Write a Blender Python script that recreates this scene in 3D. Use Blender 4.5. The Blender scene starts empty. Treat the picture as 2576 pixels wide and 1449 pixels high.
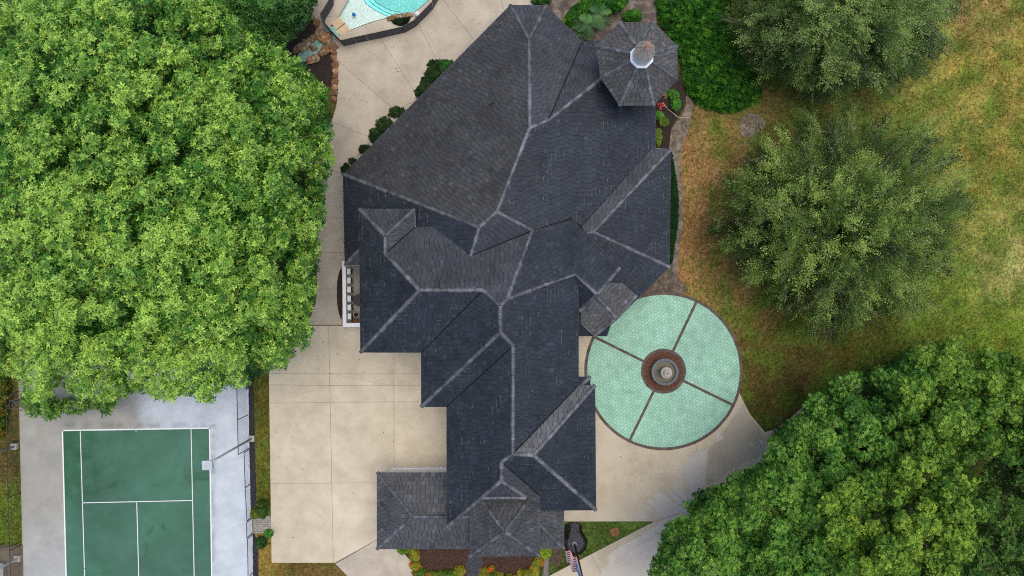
import bpy, bmesh, math, random
import numpy as np
from mathutils import Vector, Matrix

random.seed(7)
rng = np.random.default_rng(11)
SC = bpy.context.scene
COL = SC.collection

# ------------------------------------------------------------------ camera, sky, sun, exposure
H = 51.0            # flying height of the camera over the ground (m)
F = 1717.0          # focal length in pixels of a 2576 px wide picture
CX, CY = 1288.0, 724.5

cam = bpy.data.cameras.new('camera')
cam.sensor_fit = 'HORIZONTAL'
cam.sensor_width = 36.0
cam.lens = 36.0 * F / 2576.0
cam.clip_start = 0.5
cam.clip_end = 1500.0
cam_o = bpy.data.objects.new('camera', cam)
cam_o.location = (0, 0, H)
COL.objects.link(cam_o)
SC.camera = cam_o

SUN_EL, SUN_AZ = 80.0, 55.0     # degrees; azimuth from north over east
world = bpy.data.worlds.new('World')
SC.world = world
world.use_nodes = True
wn = world.node_tree
bgn = wn.nodes['Background']
sky = wn.nodes.new('ShaderNodeTexSky')
sky.sky_type = 'NISHITA'
sky.sun_disc = False
sky.sun_elevation = math.radians(SUN_EL)
sky.sun_rotation = math.radians(SUN_AZ)
sky.air_density = 1.0
sky.dust_density = 3.0
sky.ozone_density = 1.0
wn.links.new(sky.outputs[0], bgn.inputs[0])
bgn.inputs[1].default_value = 0.15

sun = bpy.data.lights.new('sun', 'SUN')
sun.energy = 1.4
sun.angle = math.radians(50)
sun.color = (1.0, 0.96, 0.88)
sun_o = bpy.data.objects.new('sun', sun)
az, el = math.radians(SUN_AZ), math.radians(SUN_EL)
sd = Vector((math.sin(az) * math.cos(el), math.cos(az) * math.cos(el), math.sin(el)))
sun_o.rotation_euler = sd.to_track_quat('Z', 'Y').to_euler()
sun_o.location = (20, 12, 60)
COL.objects.link(sun_o)

vs = SC.view_settings
vs.view_transform = 'Standard'
vs.look = 'None'
vs.gamma = 1.0
vs.exposure = 0.22
vs.use_curve_mapping = False
SC.render.engine = 'CYCLES'
SC.cycles.use_denoising = False
SC.cycles.use_adaptive_sampling = False
SC.cycles.max_bounces = 6
SC.cycles.diffuse_bounces = 2
SC.cycles.filter_width = 1.1
SC.cycles.glossy_bounces = 2
SC.cycles.transmission_bounces = 3
SC.cycles.transparent_max_bounces = 8

# ------------------------------------------------------------------ helpers
def W(px, py, z=0.0):
    "point at height z seen at pixel (px, py) of the 2576 px wide picture"
    return Vector(((px - CX) * (H - z) / F, (CY - py) * (H - z) / F, z))

def lin(r, g, b, k=1.0):
    def c(v):
        v /= 255.0
        return (v / 12.92 if v <= 0.04045 else ((v + 0.055) / 1.055) ** 2.4) * k
    return (c(r), c(g), c(b), 1.0)

def tag(o, label=None, cat=None, group=None, kind=None):
    if label: o['label'] = label
    if cat: o['category'] = cat
    if group: o['group'] = group
    if kind: o['kind'] = kind
    return o

def link(name, me, parent=None, mat=None):
    o = bpy.data.objects.new(name, me)
    COL.objects.link(o)
    if parent is not None: o.parent = parent
    if mat is not None and me is not None and len(me.materials) == 0: me.materials.append(mat)
    return o

def empty(name, loc=(0, 0, 0)):
    o = bpy.data.objects.new(name, None)
    o.location = loc
    o.empty_display_size = 0.3
    COL.objects.link(o)
    return o

def np_mesh(name, verts, faces, cols=None, smooth=False):
    "fast mesh from arrays: verts (n,3), faces (m,k), cols (n,3)"
    verts = np.asarray(verts, dtype=np.float32); faces = np.asarray(faces, dtype=np.int32)
    me = bpy.data.meshes.new(name)
    n, (m, k) = len(verts), faces.shape
    me.vertices.add(n); me.vertices.foreach_set('co', verts.ravel())
    me.loops.add(m * k); me.loops.foreach_set('vertex_index', faces.ravel())
    me.polygons.add(m)
    me.polygons.foreach_set('loop_start', np.arange(0, m * k, k, dtype=np.int32))
    if cols is not None:
        a = me.color_attributes.new('col', 'FLOAT_COLOR', 'POINT')
        c = np.ones((n, 4), dtype=np.float32); c[:, :3] = cols
        a.data.foreach_set('color', c.ravel())
    me.update(calc_edges=True)
    if smooth: me.polygons.foreach_set('use_smooth', np.ones(m, dtype=bool))
    return me

class MB:
    "collects boxes, prisms, tubes ... into one mesh"
    def __init__(s): s.v, s.f, s.c = [], [], []
    def add(s, vs_, fs, col=None):
        n = len(s.v)
        s.v += [tuple(v) for v in vs_]; s.f += [tuple(i + n for i in f) for f in fs]
        s.c += [col or (1, 1, 1)] * len(vs_)
    def box(s, x0, y0, z0, x1, y1, z1, m=None, col=None):
        p = [Vector((x, y, z)) for z in (z0, z1) for x, y in ((x0, y0), (x1, y0), (x1, y1), (x0, y1))]
        if m: p = [m @ q for q in p]
        s.add(p, [(3, 2, 1, 0), (4, 5, 6, 7), (0, 1, 5, 4), (1, 2, 6, 5), (2, 3, 7, 6), (3, 0, 4, 7)], col)
    def prism(s, pts, z0, z1, col=None):
        n = len(pts)
        if sum(pts[i][0] * pts[(i + 1) % n][1] - pts[(i + 1) % n][0] * pts[i][1] for i in range(n)) < 0: pts = pts[::-1]
        p = [(a[0], a[1], z0) for a in pts] + [(a[0], a[1], z1) for a in pts]
        s.add(p, [tuple(range(n - 1, -1, -1)), tuple(range(n, 2 * n))] + [(i, (i + 1) % n, n + (i + 1) % n, n + i) for i in range(n)], col)
    def bar(s, a, b, w, h, col=None):
        a, b = Vector(a), Vector(b); d = b - a
        q = d.to_track_quat('X', 'Z').to_matrix().to_4x4(); q.translation = a
        s.box(0, -w / 2, -h / 2, d.length, w / 2, h / 2, q, col)
    def tube(s, pts, rad, n=8, col=None, cap=True):
        pts = [Vector(p) for p in pts]
        r = rad if isinstance(rad, (list, tuple)) else [rad] * len(pts)
        vs_, fs = [], []
        for i, p in enumerate(pts):
            d = (pts[min(i + 1, len(pts) - 1)] - pts[max(i - 1, 0)]).normalized()
            u = d.orthogonal().normalized() if abs(d.z) < 0.95 else Vector((1, 0, 0))
            u = (u - d * u.dot(d)).normalized(); v = d.cross(u)
            for k in range(n):
                t = 2 * math.pi * k / n
                vs_.append(p + (u * math.cos(t) + v * math.sin(t)) * r[i])
        for i in range(len(pts) - 1):
            for k in range(n):
                fs.append((i * n + k, i * n + (k + 1) % n, (i + 1) * n + (k + 1) % n, (i + 1) * n + k))
        if cap: fs += [tuple(range(n - 1, -1, -1)), tuple(range((len(pts) - 1) * n, len(pts) * n))]
        s.add(vs_, fs, col)
    def lathe(s, prof, n=32, c=(0, 0, 0), col=None):
        vs_, fs = [], []
        for r, z in prof:
            for k in range(n):
                t = 2 * math.pi * k / n
                vs_.append((c[0] + r * math.cos(t), c[1] + r * math.sin(t), c[2] + z))
        for i in range(len(prof) - 1):
            for k in range(n):
                fs.append((i * n + k, i * n + (k + 1) % n, (i + 1) * n + (k + 1) % n, (i + 1) * n + k))
        if prof[0][0] > 1e-6: fs.append(tuple(range(n - 1, -1, -1)))
        if prof[-1][0] > 1e-6: fs.append(tuple(range((len(prof) - 1) * n, len(prof) * n)))
        s.add(vs_, fs, col)
    def mesh(s, name, smooth=False):
        me = bpy.data.meshes.new(name)
        me.from_pydata(s.v, [], s.f)
        a = me.color_attributes.new('col', 'FLOAT_COLOR', 'POINT')
        c = np.ones((len(s.v), 4), dtype=np.float32); c[:, :3] = s.c
        a.data.foreach_set('color', c.ravel())
        me.validate(); me.update()
        if smooth: me.polygons.foreach_set('use_smooth', np.ones(len(me.polygons), dtype=bool))
        return me
    def build(s, name, mat, parent=None, smooth=False):
        return link(name, s.mesh(name, smooth), parent, mat)

def inpoly(px, py, poly):
    px, py = np.asarray(px, float), np.asarray(py, float)
    r = np.zeros(px.shape, bool); n = len(poly)
    for i in range(n):
        x0, y0 = poly[i]; x1, y1 = poly[(i + 1) % n]
        if y0 == y1: continue
        c = ((y0 > py) != (y1 > py)) & (px < (x1 - x0) * (py - y0) / (y1 - y0) + x0)
        r ^= c
    return r

def edgedist(px, py, poly):
    px, py = np.asarray(px, float), np.asarray(py, float)
    d = np.full(px.shape, 1e9); n = len(poly)
    for i in range(n):
        ax, ay = poly[i]; bx, by = poly[(i + 1) % n]
        dx, dy = bx - ax, by - ay; L = dx * dx + dy * dy + 1e-9
        t = np.clip(((px - ax) * dx + (py - ay) * dy) / L, 0, 1)
        d = np.minimum(d, np.hypot(px - ax - t * dx, py - ay - t * dy))
    return d

def snoise(x, y, scale, seed=0, octaves=3):
    "smooth pseudo noise about 0, roughly -1..1"
    r = np.random.default_rng(seed); out = 0; amp = 1.0; tot = 0
    for o in range(octaves):
        for k in range(5):
            a = r.uniform(0, 2 * math.pi); f = (2 * math.pi / scale) * (2 ** o) * r.uniform(0.6, 1.4); p = r.uniform(0, 6.28)
            out = out + amp * np.sin((x * math.cos(a) + y * math.sin(a)) * f + p) / 2.2
        tot += amp; amp *= 0.55
    return out / tot

def smoothpoly(pts, it=2, closed=True):
    for _ in range(it):
        o = []; n = len(pts)
        for i in range(n if closed else n - 1):
            a, b = pts[i], pts[(i + 1) % n]
            o += [(a[0] * .75 + b[0] * .25, a[1] * .75 + b[1] * .25), (a[0] * .25 + b[0] * .75, a[1] * .25 + b[1] * .75)]
        if not closed: o = [pts[0]] + o + [pts[-1]]
        pts = o
    return pts

def jagged(pts, amp=2.0, step=6.0, seed=0):
    "an outline with an uneven edge (pixels)"
    r = random.Random(seed); o = []; n = len(pts)
    for i in range(n):
        a, b = pts[i], pts[(i + 1) % n]
        L = math.hypot(b[0] - a[0], b[1] - a[1]); k = max(1, int(L / step))
        for j in range(k):
            t = j / k
            o.append((a[0] + (b[0] - a[0]) * t + r.uniform(-amp, amp), a[1] + (b[1] - a[1]) * t + r.uniform(-amp, amp)))
    return o

# ------------------------------------------------------------------ materials
def ramp(nt, fac, cols, pos=None):
    r = nt.nodes.new('ShaderNodeValToRGB')
    while len(r.color_ramp.elements) < len(cols): r.color_ramp.elements.new(0.5)
    for i, c in enumerate(cols):
        e = r.color_ramp.elements[i]
        e.position = pos[i] if pos else i / max(1, len(cols) - 1)
        e.color = c
    nt.links.new(fac, r.inputs[0])
    return r.outputs[0]

def noise(nt, vec, scale, detail=4, rough=0.6, dist=0.0):
    n = nt.nodes.new('ShaderNodeTexNoise')
    n.inputs['Scale'].default_value = scale
    n.inputs['Detail'].default_value = detail
    n.inputs['Roughness'].default_value = rough
    n.inputs['Distortion'].default_value = dist
    nt.links.new(vec, n.inputs['Vector'])
    return n.outputs['Fac']

def mixc(nt, a, b, fac, mode='MIX'):
    m = nt.nodes.new('ShaderNodeMix'); m.data_type = 'RGBA'; m.blend_type = mode
    for sock, v in ((m.inputs[0], fac), (m.inputs[6], a), (m.inputs[7], b)):
        if hasattr(v, 'is_linked') or isinstance(v, bpy.types.NodeSocket): nt.links.new(v, sock)
        else: sock.default_value = v
    return m.outputs[2]

def gray(v): return (v, v, v, 1.0)

def pmat(name, cols, scale=2.0, rough=0.8, bump=0.0, bscale=40.0, attr=False, big=None, spec=0.4, objrand=0.0,
         speck=None, metallic=0.0, fine=0.0, stain=None, rvar=None):
    """procedural surface: noise ramp of cols; big = (scale, lo, hi) slow brightness drift; speck = (scale, size, colour);
    attr multiplies by the 'col' attribute; objrand varies by object; stain = (scale, lo, hi, colour)"""
    m = bpy.data.materials.new(name); m.use_nodes = True
    nt = m.node_tree; b = nt.nodes['Principled BSDF']
    g = nt.nodes.new('ShaderNodeNewGeometry'); pos = g.outputs['Position']
    c = ramp(nt, noise(nt, pos, scale, 5, 0.65), cols, [0.3 + 0.4 * i / max(1, len(cols) - 1) for i in range(len(cols))]) if len(cols) > 1 else None
    if c is None:
        rg = nt.nodes.new('ShaderNodeRGB'); rg.outputs[0].default_value = cols[0]; c = rg.outputs[0]
    if big:
        c = mixc(nt, c, ramp(nt, noise(nt, pos, big[0], 3), [gray(big[1]), gray(big[2])], [0.35, 0.65]), 1.0, 'MULTIPLY')
    if stain:
        f = ramp(nt, noise(nt, pos, stain[0], 5, 0.7, 0.6), [gray(0), gray(1)], [stain[1], stain[2]])
        c = mixc(nt, c, stain[3], f)
    if fine:
        c = mixc(nt, c, ramp(nt, noise(nt, pos, 14.0, 3, 0.8), [gray(1 - fine), gray(1 + fine)], [0.3, 0.7]), 1.0, 'MULTIPLY')
    if speck:
        v = nt.nodes.new('ShaderNodeTexVoronoi'); v.inputs['Scale'].default_value = speck[0]
        nt.links.new(pos, v.inputs['Vector'])
        f = ramp(nt, v.outputs['Distance'], [gray(1), gray(0)], [speck[1] * 0.7, speck[1]])
        f2 = ramp(nt, noise(nt, pos, 0.9, 2), [gray(0), gray(1)], [0.4, 0.6])
        mm = nt.nodes.new('ShaderNodeMath'); mm.operation = 'MULTIPLY'; nt.links.new(f, mm.inputs[0]); nt.links.new(f2, mm.inputs[1])
        c = mixc(nt, c, speck[2], mm.outputs[0])
    if attr:
        a = nt.nodes.new('ShaderNodeAttribute'); a.attribute_name = 'col'
        c = mixc(nt, c, a.outputs['Color'], 1.0, 'MULTIPLY')
    if objrand:
        oi = nt.nodes.new('ShaderNodeObjectInfo')
        c = mixc(nt, c, ramp(nt, oi.outputs['Random'], [gray(1 - objrand), gray(1 + objrand)], [0, 1]), 1.0, 'MULTIPLY')
    nt.links.new(c, b.inputs['Base Color'])
    b.inputs['Roughness'].default_value = rough
    if rvar:
        nt.links.new(ramp(nt, noise(nt, pos, rvar[0], 3), [gray(rvar[1]), gray(rvar[2])], [0.35, 0.65]), b.inputs['Roughness'])
    b.inputs['Specular IOR Level'].default_value = spec
    b.inputs['Metallic'].default_value = metallic
    if bump:
        bn = nt.nodes.new('ShaderNodeBump'); bn.inputs['Strength'].default_value = bump; bn.inputs['Distance'].default_value = 0.05
        nt.links.new(noise(nt, pos, bscale, 4), bn.inputs['Height']); nt.links.new(bn.outputs[0], b.inputs['Normal'])
    return m

def leafmat(name, tint=(1, 1, 1), rough=0.45, trans=0.35, spec=0.4):
    m = bpy.data.materials.new(name); m.use_nodes = True
    nt = m.node_tree; b = nt.nodes['Principled BSDF']; out = nt.nodes['Material Output']
    a = nt.nodes.new('ShaderNodeAttribute'); a.attribute_name = 'col'
    c = mixc(nt, a.outputs['Color'], (*tint, 1), 1.0, 'MULTIPLY')
    nt.links.new(c, b.inputs['Base Color'])
    b.inputs['Roughness'].default_value = rough
    b.inputs['Specular IOR Level'].default_value = spec
    t = nt.nodes.new('ShaderNodeBsdfTranslucent')
    nt.links.new(mixc(nt, c, (1.25, 1.2, 0.55, 1), 1.0, 'MULTIPLY'), t.inputs['Color'])
    mx = nt.nodes.new('ShaderNodeMixShader'); mx.inputs[0].default_value = trans
    nt.links.new(b.outputs[0], mx.inputs[1]); nt.links.new(t.outputs[0], mx.inputs[2])
    nt.links.new(mx.outputs[0], out.inputs['Surface'])
    return m

M = {}
M['slate'] = pmat('slate', [gray(0.82), gray(1.0), gray(1.18)], 3.0, 0.5, 0.0, 30, attr=True, big=(0.35, 0.88, 1.12), spec=0.25, fine=0.06, rvar=(0.5, 0.45, 0.6))
M['ridge'] = pmat('ridge_slate', [lin(66, 68, 73), lin(94, 96, 101), lin(122, 123, 127)], 2.2, 0.55, 0.3, 30, objrand=0.30, big=(0.12, 0.7, 1.15))
M['roofbase'] = pmat('roof_underlay', [lin(26, 28, 33), lin(36, 38, 44)], 2.0, 0.8)
M['white'] = pmat('white_stucco', [gray(0.72), gray(0.8)], 1.5, 0.7, 0.15, 60)
M['whitepaint'] = pmat('white_paint', [gray(0.78), gray(0.84)], 1.5, 0.5)
M['concrete'] = pmat('smooth_concrete', [lin(184, 171, 146), lin(196, 183, 158), lin(205, 193, 169)], 0.8, 0.75, 0.0, 50, big=(0.1, 0.9, 1.06), objrand=0.03,
                     stain=(0.35, 0.62, 0.85, lin(168, 150, 122)))
M['deckconc'] = pmat('textured_concrete', [lin(166, 154, 136), lin(182, 170, 151), lin(194, 182, 164)], 0.6, 0.85, 0.0, 40, big=(0.12, 0.86, 1.06), objrand=0.03, fine=0.03,
                     speck=(7.0, 0.2, lin(104, 88, 72)))
M['joint'] = pmat('joint_dirt', [lin(92, 83, 68), lin(108, 98, 82)], 3.0, 0.9)
M['wetconc'] = pmat('damp_concrete', [lin(168, 154, 130), lin(182, 169, 145), lin(192, 179, 156)], 0.5, 0.6, 0.0, 40, big=(0.09, 0.86, 1.06), fine=0.02,
                    speck=(6.0, 0.16, lin(100, 86, 70)))
M['dryconc'] = pmat('dry_concrete', [lin(176, 168, 156), lin(188, 181, 170)], 0.8, 0.9, 0.0, 40, fine=0.03, speck=(6.0, 0.16, lin(130, 116, 100)))
M['mulch'] = pmat('bark_mulch', [lin(42, 28, 22), lin(66, 46, 36), lin(92, 66, 50)], 9.0, 0.95, 0.9, 16, fine=0.3)
M['soil'] = pmat('dark_soil', [lin(38, 29, 25), lin(56, 45, 40)], 3.0, 0.95, 0.6, 20, fine=0.25)
M['blackmulch'] = pmat('black_mulch', [lin(22, 22, 25), lin(44, 44, 48), lin(62, 62, 66)], 12.0, 0.95, 0.9, 20, fine=0.3)
M['sand'] = pmat('grey_sand', [lin(74, 64, 54), lin(122, 110, 98), lin(156, 146, 134)], 1.8, 0.95, 0.5, 20, fine=0.2, big=(0.5, 0.8, 1.1))
M['gravel'] = pmat('pale_gravel', [lin(110, 100, 88), lin(168, 158, 144), lin(200, 192, 180)], 10.0, 0.95, 0.9, 18, fine=0.3)
M['black'] = pmat('black_metal', [gray(0.015), gray(0.025)], 3.0, 0.5)
M['galv'] = pmat('galvanised_steel', [lin(150, 152, 152), lin(176, 178, 178)], 2.0, 0.45, metallic=0.3)
M['white_line'] = pmat('line_paint', [gray(0.74), gray(0.82)], 2.5, 0.7, fine=0.05)
M['bark'] = pmat('bark', [lin(84, 76, 66), lin(122, 112, 100)], 6.0, 0.95, 0.6, 20)
M['leaf'] = leafmat('glossy_leaf', rough=0.42, trans=0.2, spec=0.35)
M['fineleaf'] = leafmat('fine_leaf', rough=0.6, trans=0.22, spec=0.2)
M['grass'] = leafmat('grass_blade', rough=0.8, trans=0.25, spec=0.15)
# ------------------------------------------------------------------ the house: roof solved from its outline
LOW, MAIN = 3.2, 6.3
V = dict(  # name: (px, py, z, weight)
 a=(863.4, 438.7, LOW, 9), b=(1283.5, 13, LOW, 9), c=(1374, 14, LOW, 9), d=(1331, 99, 4.3, .1), e=(1332.5, 322, 6.5, .2),
 q=(1249.7, 532.6, 7.6, .3), p=(1206, 572, 7.2, .3), t=(1184, 644, 7.3, .2), r=(1339.6, 580, 6.8, .3), j=(1464, 106, LOW, 9),
 k=(1380, 303, 6.0, .2), m=(1649, 90, LOW, 9), ee=(1649, 374, LOW, 9), n=(868, 667, LOW, 9), x1=(1100, 655, 5.9, .3), x2=(930, 600, 3.9, .3), x3=(985, 667, LOW, 9),
 A1=(904.4, 526.5, MAIN, 9), A2=(1042.5, 526.5, MAIN, 9), A3=(1044, 571.5, MAIN, 9), A4=(1109.5, 571.5, MAIN, 9),
 A5=(907, 886, MAIN, 9), A6=(1060, 886.5, MAIN, 9), A7=(1060.3, 1023, MAIN, 9), A8=(1124, 1023, MAIN, 9), A9=(1124.5, 1326, MAIN, 9),
 B1=(969, 594, 7.7, .3), B2=(969, 638.4, 7.7, .3),
 C1=(1055.3, 730, 9.1, .5), C2=(1215, 730, 9.1, .5), C3=(1258.3, 768.5, 9.9, .5), C3b=(1275, 753, 9.9, .3), C4=(1258.9, 836, 9.9, .5),
 C5=(1290.7, 870.4, 9.3, .5), C6=(1290, 1142.4, 9.3, .5), C7=(1262, 1162, 8.8, .3), C8=(1261, 1210, 8.8, .3), C9=(1341.6, 1145, 9.3, .4),
 D1=(1496.5, 969.6, MAIN, 9), D2=(1455.5, 968.5, MAIN, 9), D3=(1499, 1282.8, MAIN, 9), D4=(1360, 1283.5, MAIN, 9), D5=(1358.7, 1247, 6.9, .1), D6=(1323, 1251, 7.8, .3), D8=(1212, 1252, 7.8, .3), D5c=(1357, 1266, 6.6, .1),
 F1=(1455, 948, MAIN, 9), F3=(1447.5, 688, 6.9, .5), F3b=(1455, 702, MAIN, 5),
 G0=(1437.8, 549.6, 5.8, 3), G1=(1501.7, 741, 6.8, .5), G2=(1558.6, 674.5, 5.65, 3), G3=(1458, 782, 5.5, .5),
 I1=(1637.6, 374, LOW, 9), I2=(1687.8, 375.5, LOW, 9), I3=(1684, 671.3, LOW, 9), I4=(1607.5, 747.4, LOW, 9), I5=(1492, 584, 5.2, .8), I6=(1475, 586.6, 5.2, .8), I7=(1461.7, 569.4, 5.3, .2),
 I8=(1555, 800, LOW, 9), I9=(1470, 690, 4.6, .2),
 S1=(1440, 790, 4.0, 2), S2=(1545, 795, 4.0, 2), S3=(1527, 845, LOW, 9), S4=(1440, 845, LOW, 9),
 J1=(1501, 745, 5.25, 2), J2=(1551, 800, 5.25, 2), J3=(1533, 711.5, 4.15, 2), J4=(1564, 711.7, 4.0, 2), J5=(1600, 744, 4.0, 4), J6=(1495, 844, 4.0, 4), J7=(1461, 787, 4.1, 2), J8=(1461, 813.5, 4.0, 2),
 K1=(1436, 948, 5.6, 9), K2=(1484.6, 948, 5.6, 9), K3=(1484.6, 990, 5.6, 9), K4=(1442, 990, 6.4, 9),
 L1=(948.7, 1188.7, 3.0, 9), L2=(1418.3, 1188.7, 3.0, 9), L3=(948.7, 1380.5, 3.0, 9), L4=(1418.3, 1379.4, 3.0, 9), M1=(1038.6, 1299.5, 4.35, 1), M2=(1336, 1299.5, 4.35, 1),
 P1=(1182.5, 1222, 4.6, 9), P2=(1357.5, 1222, 4.6, 9), P3=(1357.5, 1398, 4.6, 9), P4=(1182.5, 1399, 4.6, 9), P5=(1270, 1337, 6.7, 9),
)
TOWER_Z = 6.5
tw_px = [(1559.5, 56.9), (1644.2, 56.9), (1703.2, 116.4), (1703.2, 201), (1644.2, 265.3), (1558.3, 265.3), (1511.1, 195.8), (1499.5, 116.4)]
for i, (x, y) in enumerate(tw_px): V['T%d' % i] = (x, y, TOWER_Z, 9)
V['TA'] = (1617, 139, 8.7, 9)
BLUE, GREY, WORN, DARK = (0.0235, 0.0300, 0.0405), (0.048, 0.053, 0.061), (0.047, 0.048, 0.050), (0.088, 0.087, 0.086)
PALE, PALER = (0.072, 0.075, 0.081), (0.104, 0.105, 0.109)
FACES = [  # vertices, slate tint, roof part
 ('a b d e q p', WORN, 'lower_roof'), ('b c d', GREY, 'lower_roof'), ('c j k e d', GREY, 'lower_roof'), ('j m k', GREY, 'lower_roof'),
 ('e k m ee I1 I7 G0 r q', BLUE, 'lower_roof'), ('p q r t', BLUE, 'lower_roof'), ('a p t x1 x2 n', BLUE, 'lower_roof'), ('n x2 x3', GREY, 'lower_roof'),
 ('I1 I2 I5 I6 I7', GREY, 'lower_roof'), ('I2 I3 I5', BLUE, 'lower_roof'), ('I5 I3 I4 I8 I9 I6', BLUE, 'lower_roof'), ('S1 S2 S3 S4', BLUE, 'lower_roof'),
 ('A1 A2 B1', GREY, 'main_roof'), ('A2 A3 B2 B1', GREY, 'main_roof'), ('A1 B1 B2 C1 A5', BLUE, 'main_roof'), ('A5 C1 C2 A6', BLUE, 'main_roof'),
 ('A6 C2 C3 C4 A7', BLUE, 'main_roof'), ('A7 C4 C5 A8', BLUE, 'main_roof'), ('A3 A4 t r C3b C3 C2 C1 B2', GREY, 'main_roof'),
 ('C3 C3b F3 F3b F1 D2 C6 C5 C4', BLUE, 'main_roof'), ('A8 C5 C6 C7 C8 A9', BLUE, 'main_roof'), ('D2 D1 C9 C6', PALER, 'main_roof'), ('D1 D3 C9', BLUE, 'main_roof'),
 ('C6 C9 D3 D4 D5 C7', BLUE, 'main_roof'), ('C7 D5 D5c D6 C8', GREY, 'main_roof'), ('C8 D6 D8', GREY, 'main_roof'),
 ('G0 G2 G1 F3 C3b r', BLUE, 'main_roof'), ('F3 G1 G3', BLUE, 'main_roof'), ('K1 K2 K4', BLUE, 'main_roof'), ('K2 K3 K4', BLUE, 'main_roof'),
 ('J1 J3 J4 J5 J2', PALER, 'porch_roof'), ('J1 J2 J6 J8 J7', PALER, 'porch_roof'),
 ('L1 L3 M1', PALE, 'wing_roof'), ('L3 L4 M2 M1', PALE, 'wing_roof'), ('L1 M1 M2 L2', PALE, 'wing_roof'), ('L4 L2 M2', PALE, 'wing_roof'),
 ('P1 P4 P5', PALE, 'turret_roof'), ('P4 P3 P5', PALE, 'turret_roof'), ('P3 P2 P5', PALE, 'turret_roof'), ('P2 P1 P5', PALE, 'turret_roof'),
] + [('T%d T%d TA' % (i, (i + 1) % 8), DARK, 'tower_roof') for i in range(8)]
RIDGES = ['a p', 'p q', 'q e', 'e d', 'd b', 'd c', 'e k', 'k m', 'p t', 'q r', 'n x2', 'I5 I2', 'I5 I3', 'I6 I5',
 'A1 B1', 'A2 B1', 'B1 B2', 'B2 C1', 'C1 A5', 'C1 C2', 'C2 C3', 'C3 C3b', 'C3b r', 'C3b F3', 'C3 C4', 'C4 A7', 'C4 C5', 'C5 C6', 'C6 C7', 'C7 C8', 'C8 A9',
 'C8 D6', 'D8 D6', 'C6 C9', 'C9 D1', 'C9 D3', 'F3 G1', 'G1 G2', 'G1 G3', 'K2 K4', 'J1 J2', 'J2 J5', 'J2 J6', 'L1 M1', 'L3 M1', 'L4 M2', 'M1 M2',
 'P1 P5', 'P2 P5', 'P3 P5', 'P4 P5'] + ['T%d TA' % i for i in range(8)]
VALLEYS = ['j k', 'A3 B2', 'A4 t', 't r', 'r G0', 'I1 I7', 'A6 C2', 'A8 C5', 'D2 C6', 'D5 C7']

def solve_roof():
    names = list(V); ix = {k: i for i, k in enumerate(names)}; nv, nf = len(names), len(FACES)
    rows, rhs = [], []
    for k, (x, y, z, w) in V.items():
        r_ = np.zeros(nv + 3 * nf); r_[ix[k]] = w; rows.append(r_); rhs.append(w * H / (H - z))
    for f, (vs_, _, _) in enumerate(FACES):
        for k in vs_.split():
            x, y = V[k][:2]; r_ = np.zeros(nv + 3 * nf)
            r_[ix[k]] = 3; r_[nv + 3 * f:nv + 3 * f + 3] = (-3, -3 * (x - CX) / F, -3 * (y - CY) / F); rows.append(r_); rhs.append(0)
    s = np.linalg.lstsq(np.array(rows), np.array(rhs), rcond=None)[0]
    vz = {k: H - H / s[ix[k]] for k in names}
    return vz, [s[nv + 3 * f:nv + 3 * f + 3] for f in range(nf)]
VZ, PL = solve_roof()

def on_face(f, x, y):
    a_, b_, c_ = PL[f]
    return W(x, y, H - H / (a_ + b_ * (x - CX) / F + c_ * (y - CY) / F))

def vpt(k): return W(V[k][0], V[k][1], VZ[k])

house = empty('house', (0, 0, 0))
tag(house, 'large house with dark grey slate hip roofs and an octagonal tower', 'house')
house_sub = {}
for nm in ('lower_roof', 'main_roof', 'porch_roof', 'wing_roof', 'turret_roof', 'tower_roof'):
    mb = MB()
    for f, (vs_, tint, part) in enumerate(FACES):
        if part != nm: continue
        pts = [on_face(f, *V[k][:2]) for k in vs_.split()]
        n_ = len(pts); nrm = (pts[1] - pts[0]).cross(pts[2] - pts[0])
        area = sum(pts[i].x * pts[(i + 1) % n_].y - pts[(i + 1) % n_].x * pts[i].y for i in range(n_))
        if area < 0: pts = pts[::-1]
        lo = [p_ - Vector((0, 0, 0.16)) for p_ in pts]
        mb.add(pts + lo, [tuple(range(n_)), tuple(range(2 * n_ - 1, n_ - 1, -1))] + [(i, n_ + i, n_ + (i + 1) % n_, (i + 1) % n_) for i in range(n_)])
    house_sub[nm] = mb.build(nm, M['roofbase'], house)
tag(house_sub['tower_roof'], 'octagonal slate tower roof')
tag(house_sub['turret_roof'], 'pyramid slate roof over the front bay')

# slates: courses laid up every roof plane, clipped to its outline
EXPO, TW_ = 0.30, 0.31
def clip_rect(poly, s0, t0, s1, t1):
    for ax, lim, sgn in ((0, s0, 1), (0, s1, -1), (1, t0, 1), (1, t1, -1)):
        out = []; n_ = len(poly)
        for i in range(n_):
            A, B = poly[i], poly[(i + 1) % n_]
            da, db = sgn * (A[ax] - lim), sgn * (B[ax] - lim)
            if da >= 0: out.append(A)
            if (da > 0 and db < 0) or (da < 0 and db > 0):
                u = da / (da - db); out.append((A[0] + (B[0] - A[0]) * u, A[1] + (B[1] - A[1]) * u))
        poly = out
        if len(poly) < 3: return []
    return poly

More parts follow.
